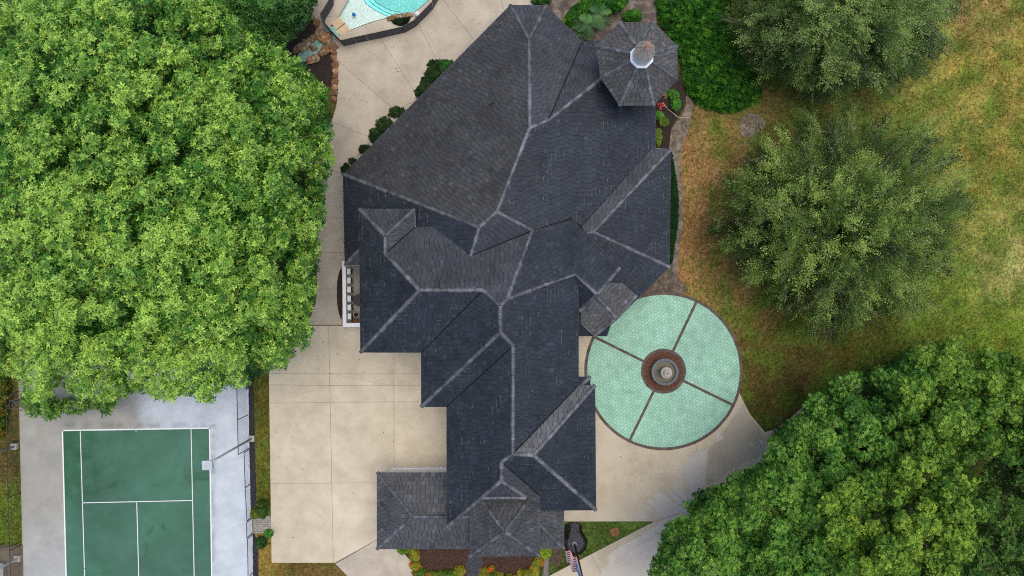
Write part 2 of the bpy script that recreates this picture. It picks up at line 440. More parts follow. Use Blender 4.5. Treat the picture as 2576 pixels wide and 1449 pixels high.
tiles = []
for f, (vs_, tint, part) in enumerate(FACES):
    px = [V[k][:2] for k in vs_.split()]
    pts = [on_face(f, *q_) for q_ in px]
    nrm = (on_face(f, 1400, 700) - on_face(f, 1200, 700)).cross(on_face(f, 1200, 600) - on_face(f, 1200, 700)).normalized()
    if nrm.z < 0: nrm = -nrm
    e1 = Vector((-nrm.y, nrm.x, 0)).normalized(); e2 = nrm.cross(e1)
    if e2.z < 0: e1, e2 = -e1, -e2
    o = min(pts, key=lambda q_: q_.z)
    st = [((q_ - o).dot(e1), (q_ - o).dot(e2)) for q_ in pts]
    smin, smax = min(s_[0] for s_ in st), max(s_[0] for s_ in st); tmin, tmax = min(s_[1] for s_ in st), max(s_[1] for s_ in st)
    row = 0; t0 = tmin
    while t0 < tmax:
        s0 = smin - (row % 2) * TW_ / 2 - random.random() * 0.06
        while s0 < smax:
            w_ = TW_ * random.choice((0.9, 1.0, 1.0, 1.12))
            g_ = 0.014
            pl = clip_rect(st, s0 + g_, t0 + 0.003, s0 + w_ - g_, t0 + EXPO - 0.006)
            if len(pl) >= 3:
                ar = abs(sum(pl[i][0] * pl[(i + 1) % len(pl)][1] - pl[(i + 1) % len(pl)][0] * pl[i][1] for i in range(len(pl)))) / 2
                if ar > 0.004:
                    ctr = o + e1 * (s0 + w_ / 2) + e2 * (t0 + EXPO / 2)
                    tiles.append([ar / (H - ctr.z) ** 2 * nrm.z * (1 if ar > 0.07 else 0.3), f, pl, s0, t0, w_, o, e1, e2, nrm, ctr])
            s0 += w_
        row += 1; t0 += EXPO

def vis_hidden(tl):
    "slates lying under a higher roof plane need no object of their own"
    c_ = tl[10]; pxx = CX + c_.x * F / (H - c_.z); pyy = CY - c_.y * F / (H - c_.z)
    for g_, (vs_, _, _) in enumerate(FACES):
        if g_ != tl[1] and inpoly(np.array([pxx]), np.array([pyy]), [V[k][:2] for k in vs_.split()])[0] and on_face(g_, pxx, pyy).z > c_.z + 0.05: return True
    return not (0 < pxx < 2576 and 0 < pyy < 1449)
tiles.sort(key=lambda t_: -t_[0])
single, rest = [], []
for tl in tiles:
    if len(single) < 300 and not vis_hidden(tl): single.append(tl)
    else: rest.append(tl)

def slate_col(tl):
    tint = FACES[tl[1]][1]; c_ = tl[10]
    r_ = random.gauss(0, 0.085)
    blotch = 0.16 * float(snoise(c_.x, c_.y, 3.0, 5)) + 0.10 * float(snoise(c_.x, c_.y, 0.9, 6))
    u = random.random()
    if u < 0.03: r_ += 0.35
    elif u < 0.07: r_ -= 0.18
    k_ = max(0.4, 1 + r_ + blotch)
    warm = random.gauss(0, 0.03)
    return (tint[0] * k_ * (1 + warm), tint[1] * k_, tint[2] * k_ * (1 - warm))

def slate_geo(mb, tl, local=False):
    _, f, pl, s0, t0, w_, o, e1, e2, nrm, ctr = tl
    col = slate_col(tl); base = ctr if local else Vector((0, 0, 0))
    tilt = random.gauss(0, 0.004); lift = 0.010 + abs(random.gauss(0, 0.004)); n_ = len(pl)
    top, bot = [], []
    for s_, t_ in pl:
        p_ = o + e1 * s_ + e2 * t_ - base
        top.append(p_ + nrm * (lift + 0.026 * (1 - (t_ - t0) / EXPO) + tilt * (s_ - s0) / w_)); bot.append(p_ - nrm * 0.004)
    ar = sum(pl[i][0] * pl[(i + 1) % n_][1] - pl[(i + 1) % n_][0] * pl[i][1] for i in range(n_))
    idx = list(range(n_)) if ar > 0 else list(range(n_ - 1, -1, -1))
    fs = [tuple(idx)] + [(idx[i], n_ + idx[i], n_ + idx[(i + 1) % n_], idx[(i + 1) % n_]) for i in range(n_)]
    mb.add(top + bot, fs, col)
    c_ = ctr
    if not local and FACES[f][1] is BLUE and snoise(c_.x, c_.y, 2.5, 9) + random.random() * 1.1 > 1.12:   # pale lime bloom along the lower edge
        eds = [q_ for q_ in pl if q_[1] < t0 + 0.012]
        if len(eds) >= 2:
            a_, b_ = min(q_[0] for q_ in eds), max(q_[0] for q_ in eds); tl_ = t0 + 0.003
            pp = [o + e1 * s_ + e2 * t_ + nrm * (lift + 0.026 + 0.006) for s_, t_ in ((a_, tl_), (b_, tl_), (b_, tl_ + 0.024), (a_, tl_ + 0.024))]
            v_ = random.uniform(0.06, 0.17); mb.add(pp, [(0, 1, 2, 3)], (v_, v_ * 1.02, v_ * 1.04))

stuff = {}
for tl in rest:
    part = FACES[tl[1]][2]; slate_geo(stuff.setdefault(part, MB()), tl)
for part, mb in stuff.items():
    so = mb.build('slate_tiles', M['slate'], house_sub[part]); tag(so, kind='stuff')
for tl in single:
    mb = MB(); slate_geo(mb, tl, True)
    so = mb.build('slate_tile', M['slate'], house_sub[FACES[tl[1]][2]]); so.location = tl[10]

# ridge and hip tiles, each a piece of its own
def ridge_piece(k):
    mb = MB(); L, w_, h_ = 1.0, 0.132, 0.09
    prof = [(-w_, -0.10), (-w_, -0.03), (-0.06, h_ * 0.62), (0.06, h_ * 0.62), (w_, -0.03), (w_, -0.10)]
    sc = [1.0, 1.04, 0.97][k]
    vs_ = [(0, y_ * sc, z_) for y_, z_ in prof] + [(L, y_ * sc * 0.94, z_ - 0.016) for y_, z_ in prof]
    n_ = 6
    fs = [(i, n_ + i, n_ + i + 1, i + 1) for i in range(n_ - 1)] + [tuple(range(n_)), tuple(range(2 * n_ - 1, n_ - 1, -1)), (0, 5, 11, 6)]
    mb.add(vs_, fs)
    me = mb.mesh('ridge_tile'); me.materials.append(M['ridge'])
    return me
RM = [ridge_piece(k) for k in range(3)]
for rd in RIDGES:
    ka, kb = rd.split(); A, B = vpt(ka), vpt(kb)
    part = next(p_ for vs_, _, p_ in FACES if ka in vs_.split() and kb in vs_.split())
    if A.z > B.z: A, B = B, A
    d = B - A; L = d.length
    if rd.startswith('T') and True: L -= 0.75
    if rd == 'k m': L0, A = 3.6, A
    n_ = max(1, round(L / 0.44)); step = L / n_
    x_ = d.normalized(); y_ = Vector((0, 0, 1)).cross(x_).normalized(); z_ = x_.cross(y_)
    for i in range(n_):
        if rd == 'k m' and i * step < (d.length - 5.4): continue
        if rd == 'M1 M2' and CX + (A + x_ * i * step).x * F / 46.5 > 1190: continue
        o = bpy.data.objects.new('ridge_tile', RM[random.randrange(3)])
        mt = Matrix((x_, y_, z_)).transposed().to_4x4()
        mt.translation = A + x_ * (i * step - 0.012) + z_ * (0.045 + random.uniform(-0.005, 0.008))
        mt = mt @ Matrix.Rotation(random.gauss(0, 0.018), 4, 'Z') @ Matrix.Diagonal((step * 0.965, random.uniform(0.95, 1.07), 1, 1))
        o.matrix_world = mt; COL.objects.link(o)
        o.parent = house_sub[part]
M['valley'] = pmat('valley_lead', [gray(.006), gray(.012)], 3, .9, spec=.1)
# valley gutters
mbv = MB()
for vd in VALLEYS:
    ka, kb = vd.split(); A, B = vpt(ka), vpt(kb)
    mb = MB(); mb.bar(A + Vector((0, 0, 0.07)), B + Vector((0, 0, 0.07)), 0.05, 0.02)
    part = next((p_ for vs_, _, p_ in FACES if ka in vs_.split() and kb in vs_.split()), 'main_roof')
    mb.build('valley_gutter', M['valley'], house_sub[part])

# walls and fascia boards under every eave
EAVES = [('a b', 0), ('b c', 1), ('c j', 2), ('m ee', 4), ('n x3', 7), ('a n', 6), ('I2 I3', 9), ('I3 I4', 10), ('S3 S4', 11), ('I1 I2', 8), ('A1 A2', 12), ('A2 A3', 13), ('A1 A5', 14), ('A5 A6', 15),
 ('A6 A7', 16), ('A7 A8', 17), ('A8 A9', 20), ('F3b F1', 19), ('D1 D2', 21), ('D1 D3', 22), ('D3 D4', 23), ('L1 L3', 32), ('L3 L4', 33), ('L1 L2', 34), ('L4 L2', 35),
 ('P4 P1', 36), ('P3 P4', 37), ('P2 P3', 38), ('J4 J5', 30), ('J6 J8', 31), ('G0 G2', 26)]
for ed, f in EAVES:
    ka, kb = ed.split(); A, B = vpt(ka), vpt(kb)
    px = [V[k][:2] for k in FACES[f][0].split()]; cc = on_face(f, sum(q_[0] for q_ in px) / len(px), sum(q_[1] for q_ in px) / len(px))
    d = Vector((B.x - A.x, B.y - A.y, 0)).normalized(); nn = Vector((-d.y, d.x, 0))
    if nn.dot(cc - A) < 0: nn = -nn
    base = 2.7 if part == 'porch' or FACES[f][2] == 'porch_roof' else (2.6 if FACES[f][2] == 'turret_roof' else (0.0 if FACES[f][2] in ('lower_roof', 'wing_roof') else 0.02))
    zt = min(A.z, B.z) - 0.17
    a_ = A + nn * 0.42 + d * 0.42; b_ = B + nn * 0.42 - d * 0.42
    if (b_ - a_).dot(d) < 0.3: continue
    mb = MB(); q4 = [(p_.x, p_.y) for p_ in (a_, b_, b_ + nn * 0.22, a_ + nn * 0.22)]
    mb.prism(q4, base, zt + 0.02)
    mb.build('wall', M['white'], house)
    mb = MB(); up = Vector((0, 0, -0.09))
    mb.bar(A + up - nn * 0.012, B + up - nn * 0.012, 0.03, 0.13)
    mb.build('fascia', M['black'] if FACES[f][1] is BLUE else M['galv'], house)
def tri_wall(pts, name='gable_wall', mat=None):
    mb = MB(); n_ = len(pts); nr = (pts[1] - pts[0]).cross(pts[2] - pts[0]).normalized() * 0.12
    mb.add([p_ for p_ in pts] + [p_ + nr for p_ in pts], [tuple(range(n_)), tuple(range(2 * n_ - 1, n_ - 1, -1))] + [(i, n_ + i, n_ + (i + 1) % n_, (i + 1) % n_) for i in range(n_)])
    mb.build(name, mat or M['white'], house)
dn = lambda p_, z_: Vector((p_.x, p_.y, z_))
dz = Vector((0, 0, -0.2))
tri_wall([vpt('C8') + dz, vpt('A9') + dz, dn(vpt('A9'), 3.0), dn(vpt('C8'), 4.0)])
tri_wall([vpt('D8') + dz, vpt('D6') + dz, dn(vpt('D6'), 4.6), dn(vpt('D8'), 4.6)], 'upper_wall', M['roofbase'])
tri_wall([vpt('G2') + dz, vpt('G1') + dz, vpt('G3') + dz, dn(vpt('G3'), 3.0), dn(vpt('G2'), 3.0)])
tri_wall([vpt('J5') + dz, vpt('J2') + dz, vpt('J6') + dz, dn(vpt('J6'), 2.9), dn(vpt('J5'), 2.9)])
for k in ('J5', 'J6'):
    c_ = vpt(k); ctr = (vpt('J1') + vpt('J2')) / 2; inn = (ctr - c_); inn.z = 0; inn.normalize(); c_ = c_ + inn * 0.35
    mb = MB(); mb.lathe([(0.22, 0.0), (0.22, 0.2), (0.15, 0.25), (0.13, 2.6), (0.2, 2.75), (0.2, 3.6)], 16, (c_.x, c_.y, 0.08)); mb.build('porch_column', M['whitepaint'], house, True)

mb = MB(); q4 = [W(x, y, .45) for x, y in ((984, 1178), (1123, 1177), (1123, 1187.5), (984, 1187.5))]; mb.prism([(p_.x, p_.y) for p_ in q4], .02, .45); mb.build('wall_plinth', M['whitepaint'], house)
# tower walls, lantern and copper rooster vane
tc = sum((W(x, y, TOWER_Z) for x, y in tw_px), Vector()) / 8
mb = MB()
ring = [tc + (W(x, y, TOWER_Z) - tc) * 0.70 for x, y in tw_px]
mb.prism([(p_.x, p_.y) for p_ in ring], 0, TOWER_Z - 0.12); mb.build('tower_wall', M['white'], house)
for i in range(8):
    a_, b_ = ring[i], ring[(i + 1) % 8]; mid = (a_ + b_) / 2; out = (mid - tc); out.z = 0; out.normalize(); dd = (b_ - a_).normalized()
    for zz in (1.2,):
        mb = MB(); q_ = Matrix((dd, out, Vector((0, 0, 1)))).transposed().to_4x4(); q_.translation = Vector((mid.x, mid.y, zz)); mb.box(-0.42, 0.005, 0, 0.42, 0.05, 1.4, q_)
        wo = mb.build('tower_window', M['whitepaint'], house)
        mb = MB(); mb.box(-0.34, 0.03, 0.08, 0.34, 0.062, 1.32, q_); mb.build('pane', M['black'], wo)
def oct_ring(r_, rot=math.pi / 8): return [(r_ * math.cos(rot + i * math.pi / 4), r_ * math.sin(rot + i * math.pi / 4)) for i in range(8)]
cc = W(1613, 145, 8.2)
lantern = empty('lantern', (cc.x, cc.y, 0)); lantern.parent = house
def octprism(r0, r1, z0, z1, name, mat, parent):
    mb = MB(); a_, b_ = oct_ring(r0), oct_ring(r1)
    mb.add([(x, y, z0) for x, y in a_] + [(x, y, z1) for x, y in b_], [tuple(range(7, -1, -1)), tuple(range(8, 16))] + [(i, (i + 1) % 8, 8 + (i + 1) % 8, 8 + i) for i in range(8)])
    return mb.build(name, mat, parent)
octprism(0.74, 0.72, 7.7, 8.35, 'lantern_base', M['whitepaint'], lantern)
octprism(0.78, 0.76, 8.35, 8.42, 'lantern_sill', M['whitepaint'], lantern)
octprism(0.64, 0.62, 8.42, 9.32, 'lantern_wall', M['whitepaint'], lantern)
octprism(0.66, 0.66, 9.32, 9.39, 'lantern_cornice', M['whitepaint'], lantern)
M['copper'] = pmat('weathered_metal_cap', [lin(112, 108, 104), lin(142, 136, 130), lin(150, 118, 102)], 2.6, 0.5, 0.2, 30, metallic=0.2, fine=0.1)
M['rust'] = pmat('copper_vane', [lin(164, 96, 76), lin(196, 128, 106)], 5, 0.5, metallic=0.3)
mb = MB(); r_ = oct_ring(0.665); zz = 9.395
mb.add([(x, y, zz) for x, y in r_] + [(x, y, zz + 0.03) for x, y in r_] + [(0, 0, 9.95)], [tuple(range(7, -1, -1))] + [(i, (i + 1) % 8, 8 + (i + 1) % 8, 8 + i) for i in range(8)] + [(8 + i, 8 + (i + 1) % 8, 16) for i in range(8)])
mb.build('lantern_cap', M['copper'], lantern)
for i in range(8):
    mb = MB(); x, y = r_[i]; mb.bar((x, y, 9.435), (0, 0, 9.96), 0.028, 0.03); mb.build('cap_seam', M['copper'], lantern)
mb = MB(); mb.tube([(0, 0, 9.85), (0, 0, 10.55)], 0.02, 8); mb.lathe([(0.0, -.09), (.07, -.05), (.09, 0), (.07, .05), (0, .09)], 12, (0, 0, 10.12)); mb.build('vane_rod', M['rust'], lantern)
mb = MB()
rooster = [(-.42, .02), (-.30, -.02), (-.20, .04), (-.05, -.04), (.12, -.03), (.26, .06), (.34, .22), (.40, .42), (.33, .38), (.30, .5), (.24, .38), (.18, .44), (.17, .28), (.05, .18), (-.10, .20), (-.2, .38), (-.36, .46), (-.30, .34), (-.48, .30), (-.36, .2), (-.5, .12)]
th = math.radians(62); dx, dy = math.cos(th), math.sin(th)
n_ = len(rooster)
vs_ = [(x * dx - s_ * dy, x * dy + s_ * dx, 10.6 + y) for s_ in (-.03, .03) for x, y in rooster]
mb.add(vs_, [tuple(range(n_ - 1, -1, -1)), tuple(range(n_, 2 * n_))] + [(i, (i + 1) % n_, n_ + (i + 1) % n_, n_ + i) for i in range(n_)])
mb.build('weather_vane', M['rust'], lantern)
mb = MB()
for t_ in (0, math.pi / 2): mb.bar((-.3 * math.cos(t_), -.3 * math.sin(t_), 10.32), (.3 * math.cos(t_), .3 * math.sin(t_), 10.32), .025, .025)
mb.build('vane_arms', M['rust'], lantern)
# ------------------------------------------------------------------ ground sheet
POOL = [(884, -70), (876, 0), (861.5, 24), (849.6, 43.7), (835, 62), (819, 74), (812, 82), (836, 100), (855, 88.6), (880, 76.7), (935.6, 55.6), (975, 45), (1010, 44), (1033.5, 36), (1054.7, 22.5), (1078.5, 0), (1100, -70)]
ZON = [  # px, py, sigma, colour (sRGB): turf tones from place to place, oak and tree shade painted in
 (1770, 420, 90, (162, 128, 86)), (1760, 620, 80, (160, 124, 82)), (1830, 760, 80, (130, 114, 66)), (1900, 900, 70, (104, 92, 48)), (2000, 960, 90, (90, 80, 42)),
 (1800, 300, 60, (134, 116, 70)), (1900, 300, 80, (132, 112, 68)), (2100, 560, 200, (90, 94, 44)), (2450, 150, 140, (158, 142, 72)), (2550, 350, 120, (146, 136, 66)),
 (2400, 330, 100, (152, 148, 78)), (2480, 420, 60, (120, 116, 48)), (2500, 560, 100, (144, 144, 76)), (2430, 720, 100, (126, 142, 62)), (2500, 830, 100, (122, 140, 46)), (2330, 820, 100, (100, 110, 44)),
 (2540, 680, 60, (176, 164, 108)), (2200, 900, 90, (96, 92, 40)), (2050, 240, 150, (98, 100, 50)), (2300, 220, 100, (132, 134, 68)), (2000, 30, 200, (104, 102, 54)), (2460, 20, 60, (150, 124, 82)),
 (660, 1000, 50, (104, 100, 44)), (660, 1150, 50, (106, 106, 46)), (665, 1250, 40, (96, 102, 40)), (670, 1420, 50, (150, 124, 64)), (780, 1440, 60, (112, 92, 52)),
 (1500, 1350, 70, (84, 104, 48)), (1420, 1430, 40, (78, 94, 44)), (1590, 1330, 40, (100, 124, 56)), (10, 1290, 60, (98, 112, 42)), (15, 1000, 70, (100, 92, 50)), (30, 1200, 50, (104, 92, 52)),
 (790, 60, 50, (92, 96, 44)), (830, 260, 30, (96, 92, 48)), (790, 720, 30, (104, 120, 60)), (1500, 40, 90, (84, 72, 60)), (1680, 230, 40, (62, 54, 44)), (2300, 1250, 200, (96, 84, 52)), (1900, 1350, 200, (90, 80, 50)),
 (300, 500, 300, (70, 62, 44)), (1200, 700, 300, (120, 104, 70))]
def turf(px, py):
    px, py = np.asarray(px, float), np.asarray(py, float)
    qx = px + 26 * snoise(px, py, 130, 21); qy = py + 26 * snoise(px, py, 130, 22)
    acc = np.zeros(px.shape + (3,)); tw = np.zeros(px.shape) + 1e-12
    for x, y, s_, c_ in ZON:
        d2 = ((qx - x) ** 2 + (qy - y) ** 2) / (s_ * s_); w_ = np.exp(-0.9 * d2) / (s_ / 80.0) + 1e-5 / (1 + d2) ** 2
        acc += w_[..., None] * np.array(lin(*c_)[:3]) * np.array([.94, .94, .86]); tw += w_
    c_ = acc / tw[..., None]
    g_ = snoise(px, py, 60, 31, 4); g2 = snoise(px, py, 22, 32, 3)
    green = np.clip(0.75 * g_ + 0.7 * g2, -1, 1)[..., None]
    gm = np.clip((snoise(px, py, 120, 36, 4) + .05) * 3.0, 0, 1)[..., None] * .62 * (px > 1780)[..., None]
    c_ = c_ * (1 - gm) + gm * np.array(lin(92, 112, 40)[:3])
    tuft = np.clip((snoise(px, py, 30, 34, 3) - .62) * 4, 0, 1)[..., None] * .7
    c_ = c_ * (1 + 0.16 * snoise(px, py, 180, 35)[..., None] + 0.22 * g2[..., None] + 0.12 * snoise(px, py, 9, 33, 2)[..., None]) * np.where(green > 0, 1 + green * np.array([-0.30, -0.02, -0.34]), 1 - green * np.array([0.14, 0.0, 0.02]))
    c_ = c_ * (1 - tuft) + tuft * np.array(lin(70, 92, 34)[:3])
    return np.clip(c_, 0.01, 0.9)

xs = np.concatenate([[-400, -150, -70], np.arange(-42, 42.01, 0.36), [70, 150, 400]]); ys = np.concatenate([[-400, -150, -50], np.arange(-25, 25.01, 0.36), [50, 150, 400]])
gx, gy = np.meshgrid(xs, ys)
pxg, pyg = CX + gx * F / H, CY - gy * F / H
gz = 0.03 * snoise(gx, gy, 5.0, 3) - 0.02
gcol = turf(np.clip(pxg, -100, 2700), np.clip(pyg, -100, 1550))
nx, ny = len(xs), len(ys)
idx = np.arange(nx * ny).reshape(ny, nx)
fc = np.stack([idx[:-1, :-1], idx[:-1, 1:], idx[1:, 1:], idx[1:, :-1]], -1).reshape(-1, 4)
inp = inpoly(pxg.ravel(), pyg.ravel(), POOL)
fc = fc[~inp[fc].any(1)]
me = np_mesh('lawn', np.stack([gx, gy, gz], -1).reshape(-1, 3), fc, gcol.reshape(-1, 3), True)
M['lawn'] = pmat('turf', [gray(0.5), gray(0.95), gray(1.4)], 4.0, 0.95, 0.8, 14, attr=True, fine=0.30, spec=0.15)
lawn = link('lawn', me, None, M['lawn']); tag(lawn, 'patchy dry lawn of tan and olive grass around the house', kind='structure')

def sheet(name, pts, z, mat, parent=None, thick=0.03, kind=None, label=None):
    q = [W(x, y, z) for x, y in pts]
    mb = MB(); mb.prism([(p_.x, p_.y) for p_ in q], z - thick, z)
    o = mb.build(name, mat, parent)
    if kind: tag(o, label, kind=kind)
    return o

def slabs(parent, outline, joints, z, mat, name='slab', gap=0.013, thick=0.1):
    "cut an outline along its joint lines and lay every piece as a slab of its own"
    polys = [outline]
    def side(q, a, b): return (b[0] - a[0]) * (q[1] - a[1]) - (b[1] - a[1]) * (q[0] - a[0])
    bm = bmesh.new()
    bm.faces.new([bm.verts.new((x, -y, 0)) for x, y in outline])
    bmesh.ops.triangulate(bm, faces=bm.faces[:]) if False else None
    for (a, b) in joints:
        mid = ((a[0] + b[0]) / 2, (a[1] + b[1]) / 2)
        tgt = [f_ for f_ in bm.faces if inpoly(np.array([mid[0]]), np.array([mid[1]]), [(v.co.x, -v.co.y) for v in f_.verts])[0]]
        if not tgt: continue
        f_ = tgt[0]; d = Vector((b[0] - a[0], -(b[1] - a[1]), 0)).normalized()
        bmesh.ops.bisect_plane(bm, geom=[f_] + f_.edges[:] + f_.verts[:], plane_co=(a[0], -a[1], 0), plane_no=(-d.y, d.x, 0), dist=0.001)
    for f_ in bm.faces:
        pts = [W(v.co.x, -v.co.y, z) for v in f_.verts]
        b2 = bmesh.new(); ff = b2.faces.new([b2.verts.new((p_.x, p_.y, z)) for p_ in pts])
        b2.normal_update()
        if ff.normal.z < 0: bmesh.ops.reverse_faces(b2, faces=[ff])
        res = bmesh.ops.inset_individual(b2, faces=[ff], thickness=gap, depth=0.0)
        bmesh.ops.delete(b2, geom=[q for q in b2.faces if q is not ff], context='FACES')
        ex = bmesh.ops.extrude_face_region(b2, geom=[ff])
        nv = [q for q in ex['geom'] if isinstance(q, bmesh.types.BMVert)]
        nf = [q for q in ex['geom'] if isinstance(q, bmesh.types.BMFace)]
        for q in nv: q.co.z -= thick
        if ff.is_valid and False: pass
        bmesh.ops.recalc_face_normals(b2, faces=b2.faces[:])
        me = bpy.data.meshes.new(name); b2.to_mesh(me); b2.free()
        link(name, me, parent, mat)
    bm.free()

def paving(name, outline, joints, mat, label, z=0.10, gap=0.013):
    base = sheet(name, outline, z - 0.035, M['joint'], None, 0.08); tag(base, label, kind='structure')
    slabs(base, outline, joints, z, mat, gap=gap, thick=0.09)
    return base

drive_w = paving('driveway', [(676, 925), (683, 1416), (843, 1416), (955, 1354), (1200, 1354), (1200, 819), (750, 819), (700, 880)],
    [((827, 830), (838.5, 1410)), ((991, 890), (991, 1180)), ((690, 940), (800, 940.5)), ((850, 940.5), (980, 940.5)), ((1000, 940.5), (1100, 940.5)), ((690, 968), (800, 969.5)), ((850, 970), (980, 970.4)), ((1000, 970.4), (1100, 970.4)),
     ((690, 1014), (800, 1013)), ((850, 1012), (980, 1011)), ((1000, 1011), (1100, 1011)), ((690, 1216), (800, 1215.5)), ((850, 1215), (980, 1214.6)), ((1000, 1215), (1100, 1215))], M['concrete'], 'smooth beige concrete drive west of the house')
walk_f = paving('front_walk', [(843, 1418), (948, 1358), (1010, 1384), (1036, 1414), (1052, 1460), (1060, 1509), (905, 1509), (873, 1449)], [], M['deckconc'], 'speckled concrete walk beside the front flower bed', gap=0.02)
deck = paving('pool_deck', [(755, 817.5), (781, 797), (795, 758), (797, 708), (792, 648), (797, 580), (805, 450), (815, 360), (824.5, 325), (834, 306), (846, 265), (850, 225), (850, 185), (848, 148), (843, 116), (836, 100)]
    + POOL[8:] + [(1385, -70), (1353, 0), (1335, 20), (1300, 90), (1000, 400), (940, 480), (940, 817.5)],
    [((760, 727.5), (862, 727.5)), ((800, 635), (862, 635)), ((800, 546), (862, 546)), ((822, 430), (862, 436)), ((833.8, 305.6), (930.3, 345.3)), ((849.6, 153.4), (989.8, 275)), ((933, 58), (1048, 239.4)), ((1053.3, 62), (1097, 148)), ((1115.5, 0), (1193.6, 103)), ((1259.7, 0), (1269, 26.5))],
    M['deckconc'], 'speckled beige concrete deck between the pool and the house')
deck2 = paving('pool_walk', [(762, -70), (770, 0), (774, 13), (793, 50), (812, 82), (819, 74), (835, 62), (849.6, 43.7), (861.5, 24), (876, 0), (884, -70)], [((790, 44), (850, 40))], M['deckconc'], 'narrow concrete strip between the pool and the planted bank')
drive_s = paving('forecourt', [(1430, 835), (1660, 835), (1850, 940), (1862, 992), (1886, 1040), (1925, 1087), (1955, 1078), (1982, 1058), (2007, 1035), (2052, 1000), (2133, 961), (2168, 953), (2300, 960), (2300, 1200), (1900, 1509), (1265, 1509), (1645, 1312), (1400, 1312), (1400, 1260), (1430, 1260)],
    [((1586, 1116), (1586, 1306.5)), ((1750, 1116), (1763, 1219)), ((1645, 1312), (1738, 1282.6)), ((1653.5, 1318), (1672, 1339.5)), ((1490.8, 1403), (1515.9, 1449))], M['wetconc'], 'damp concrete forecourt around the round green court')
# dry patches left by the rain water
def z8(*p): return [(1277.8 + .26456 * x, 1065.7 + .26456 * y) for x, y in p]
DRY = [z8((1790, 262), (1890, 255), (1900, 330), (1880, 430), (1875, 520), (1850, 600), (1790, 690), (1745, 650), (1720, 610), (1690, 560), (1640, 480), (1637, 410), (1700, 385), (1708, 335), (1765, 310)),
       z8((1573, 588), (1610, 598), (1690, 668), (1702, 690), (1700, 770), (1640, 700), (1590, 640)), z8((1590, 495), (1618, 500), (1630, 545), (1640, 570), (1612, 545)), z8((1550, 540), (1562, 545), (1580, 570), (1560, 565)),
       z8((1490, 606), (1560, 650), (1620, 700), (1660, 760), (1600, 770), (1545, 680)), z8((1385, 665), (1450, 658), (1500, 675), (1545, 725), (1600, 775), (1690, 790), (1745, 830), (1640, 848), (1475, 885), (1430, 850), (1395, 800), (1360, 770), (1306, 750), (1345, 715), (1405, 735)),
       z8((1280, 795), (1340, 795), (1370, 835), (1300, 815)), z8((1222, 850), (1280, 845), (1300, 870), (1390, 898), (1225, 895)), z8((1392, 845), (1440, 865), (1445, 885), (1400, 865)), z8((1720, 660), (1755, 700), (1765, 745), (1730, 790), (1715, 730)),
       z8((1490, 898), (1740, 838), (1650, 900), (1560, 1000), (1450, 1130), (1420, 1449), (880, 1449), (900, 1380), (960, 1330), (955, 1260), (1060, 1165), (1240, 1080), (1420, 960)), z8((1975, 75), (2010, 85), (2060, 140), (2000, 165), (1960, 180), (1985, 130)), z8((2310, 185), (2340, 195), (2330, 215), (2300, 210)), z8((2380, 145), (2440, 185), (2420, 215))]
for i, pl in enumerate(DRY):
    big = i in (0, 5, 10)
    sheet('dry_patch', jagged(pl, 1.2 if big else .5, 4.0 if big else 3.0, i), 0.1045, M['dryconc'], drive_s, 0.004)

M['dampconc'] = pmat('wet_concrete', [lin(158, 147, 128), lin(172, 161, 141)], 0.5, 0.7, 0.0, 40, fine=0.02, big=(.2, .88, 1.08), speck=(6.0, 0.16, lin(90, 76, 62)))
sheet('damp_patch', jagged(z8((1900, 250), (1990, 160), (2060, 60), (2235, -190), (2280, -100), (2395, 50), (2440, 300), (2300, 340), (2100, 450), (1990, 550), (1880, 590), (1885, 430)), 1.6, 5, 77), 0.1035, M['dampconc'], drive_s, 0.003)
# ------------------------------------------------------------------ round green court
CC = W(1669, 933.6, 0.11); RO = 199 * (H - .11) / F
M['greentile'] = pmat('green_stamped_tile', [lin(130, 176, 151), lin(146, 190, 166), lin(160, 203, 181)], 1.6, 0.7, 0.0, 30, attr=True, big=(0.25, 0.9, 1.06), fine=0.06, stain=(1.4, 0.60, 0.80, lin(120, 160, 130)))
M['grout'] = pmat('dark_green_joint', [lin(108, 144, 124), lin(124, 160, 140)], 3, 0.9)
M['border'] = pmat('brown_border', [lin(70, 58, 52), lin(88, 76, 69), lin(106, 94, 86)], 2.0, 0.85, 0.3, 30, fine=0.12)
court = MB(); court.lathe([(RO - 0.03, -0.03), (RO - 0.03, 0.0), (0.4, 0.0)], 96, (CC.x, CC.y, 0.108)); court = court.build('round_court', M['grout'])
tag(court, 'round court of pale green stamped tiles with brown border bands', kind='structure')
def annulus(name, r0, r1, z0, z1, mat, parent, n=96, c=CC):
    mb = MB(); mb.lathe([(r1, z0), (r1, z1), (r0, z1), (r0, z0)], n, (c.x, c.y, 0))
    return mb.build(name, mat, parent)
annulus('border_ring', RO - 0.21, RO, 0.07, 0.131, M['border'], court)
RI = 56.5 * H / F
annulus('inner_ring', RI - 0.24, RI, 0.07, 0.133, M['border'], court)
for a_ in (64.6, 153.6, 244.0, 334.0):
    t_ = math.radians(a_); d = Vector((math.cos(t_), math.sin(t_), 0)); mb = MB()
    mb.bar(CC + d * (RI - 0.1) + Vector((0, 0, 0.005)), CC + d * (RO - 0.1) + Vector((0, 0, 0.005)), 0.19, 0.034); mb.build('spoke_band', M['border'], court)
tl_list = []
ang = math.radians(41); u1, u2 = Vector((math.cos(ang), math.sin(ang), 0)), Vector((-math.sin(ang), math.cos(ang), 0))
cpoly = [((RO - .12) * math.cos(2 * math.pi * i / 72), (RO - .12) * math.sin(2 * math.pi * i / 72)) for i in range(72)]
cuv = [(x * u1.x + y * u1.y, x * u2.x + y * u2.y) for x, y in cpoly]
tw1, th1 = 0.31, 0.215
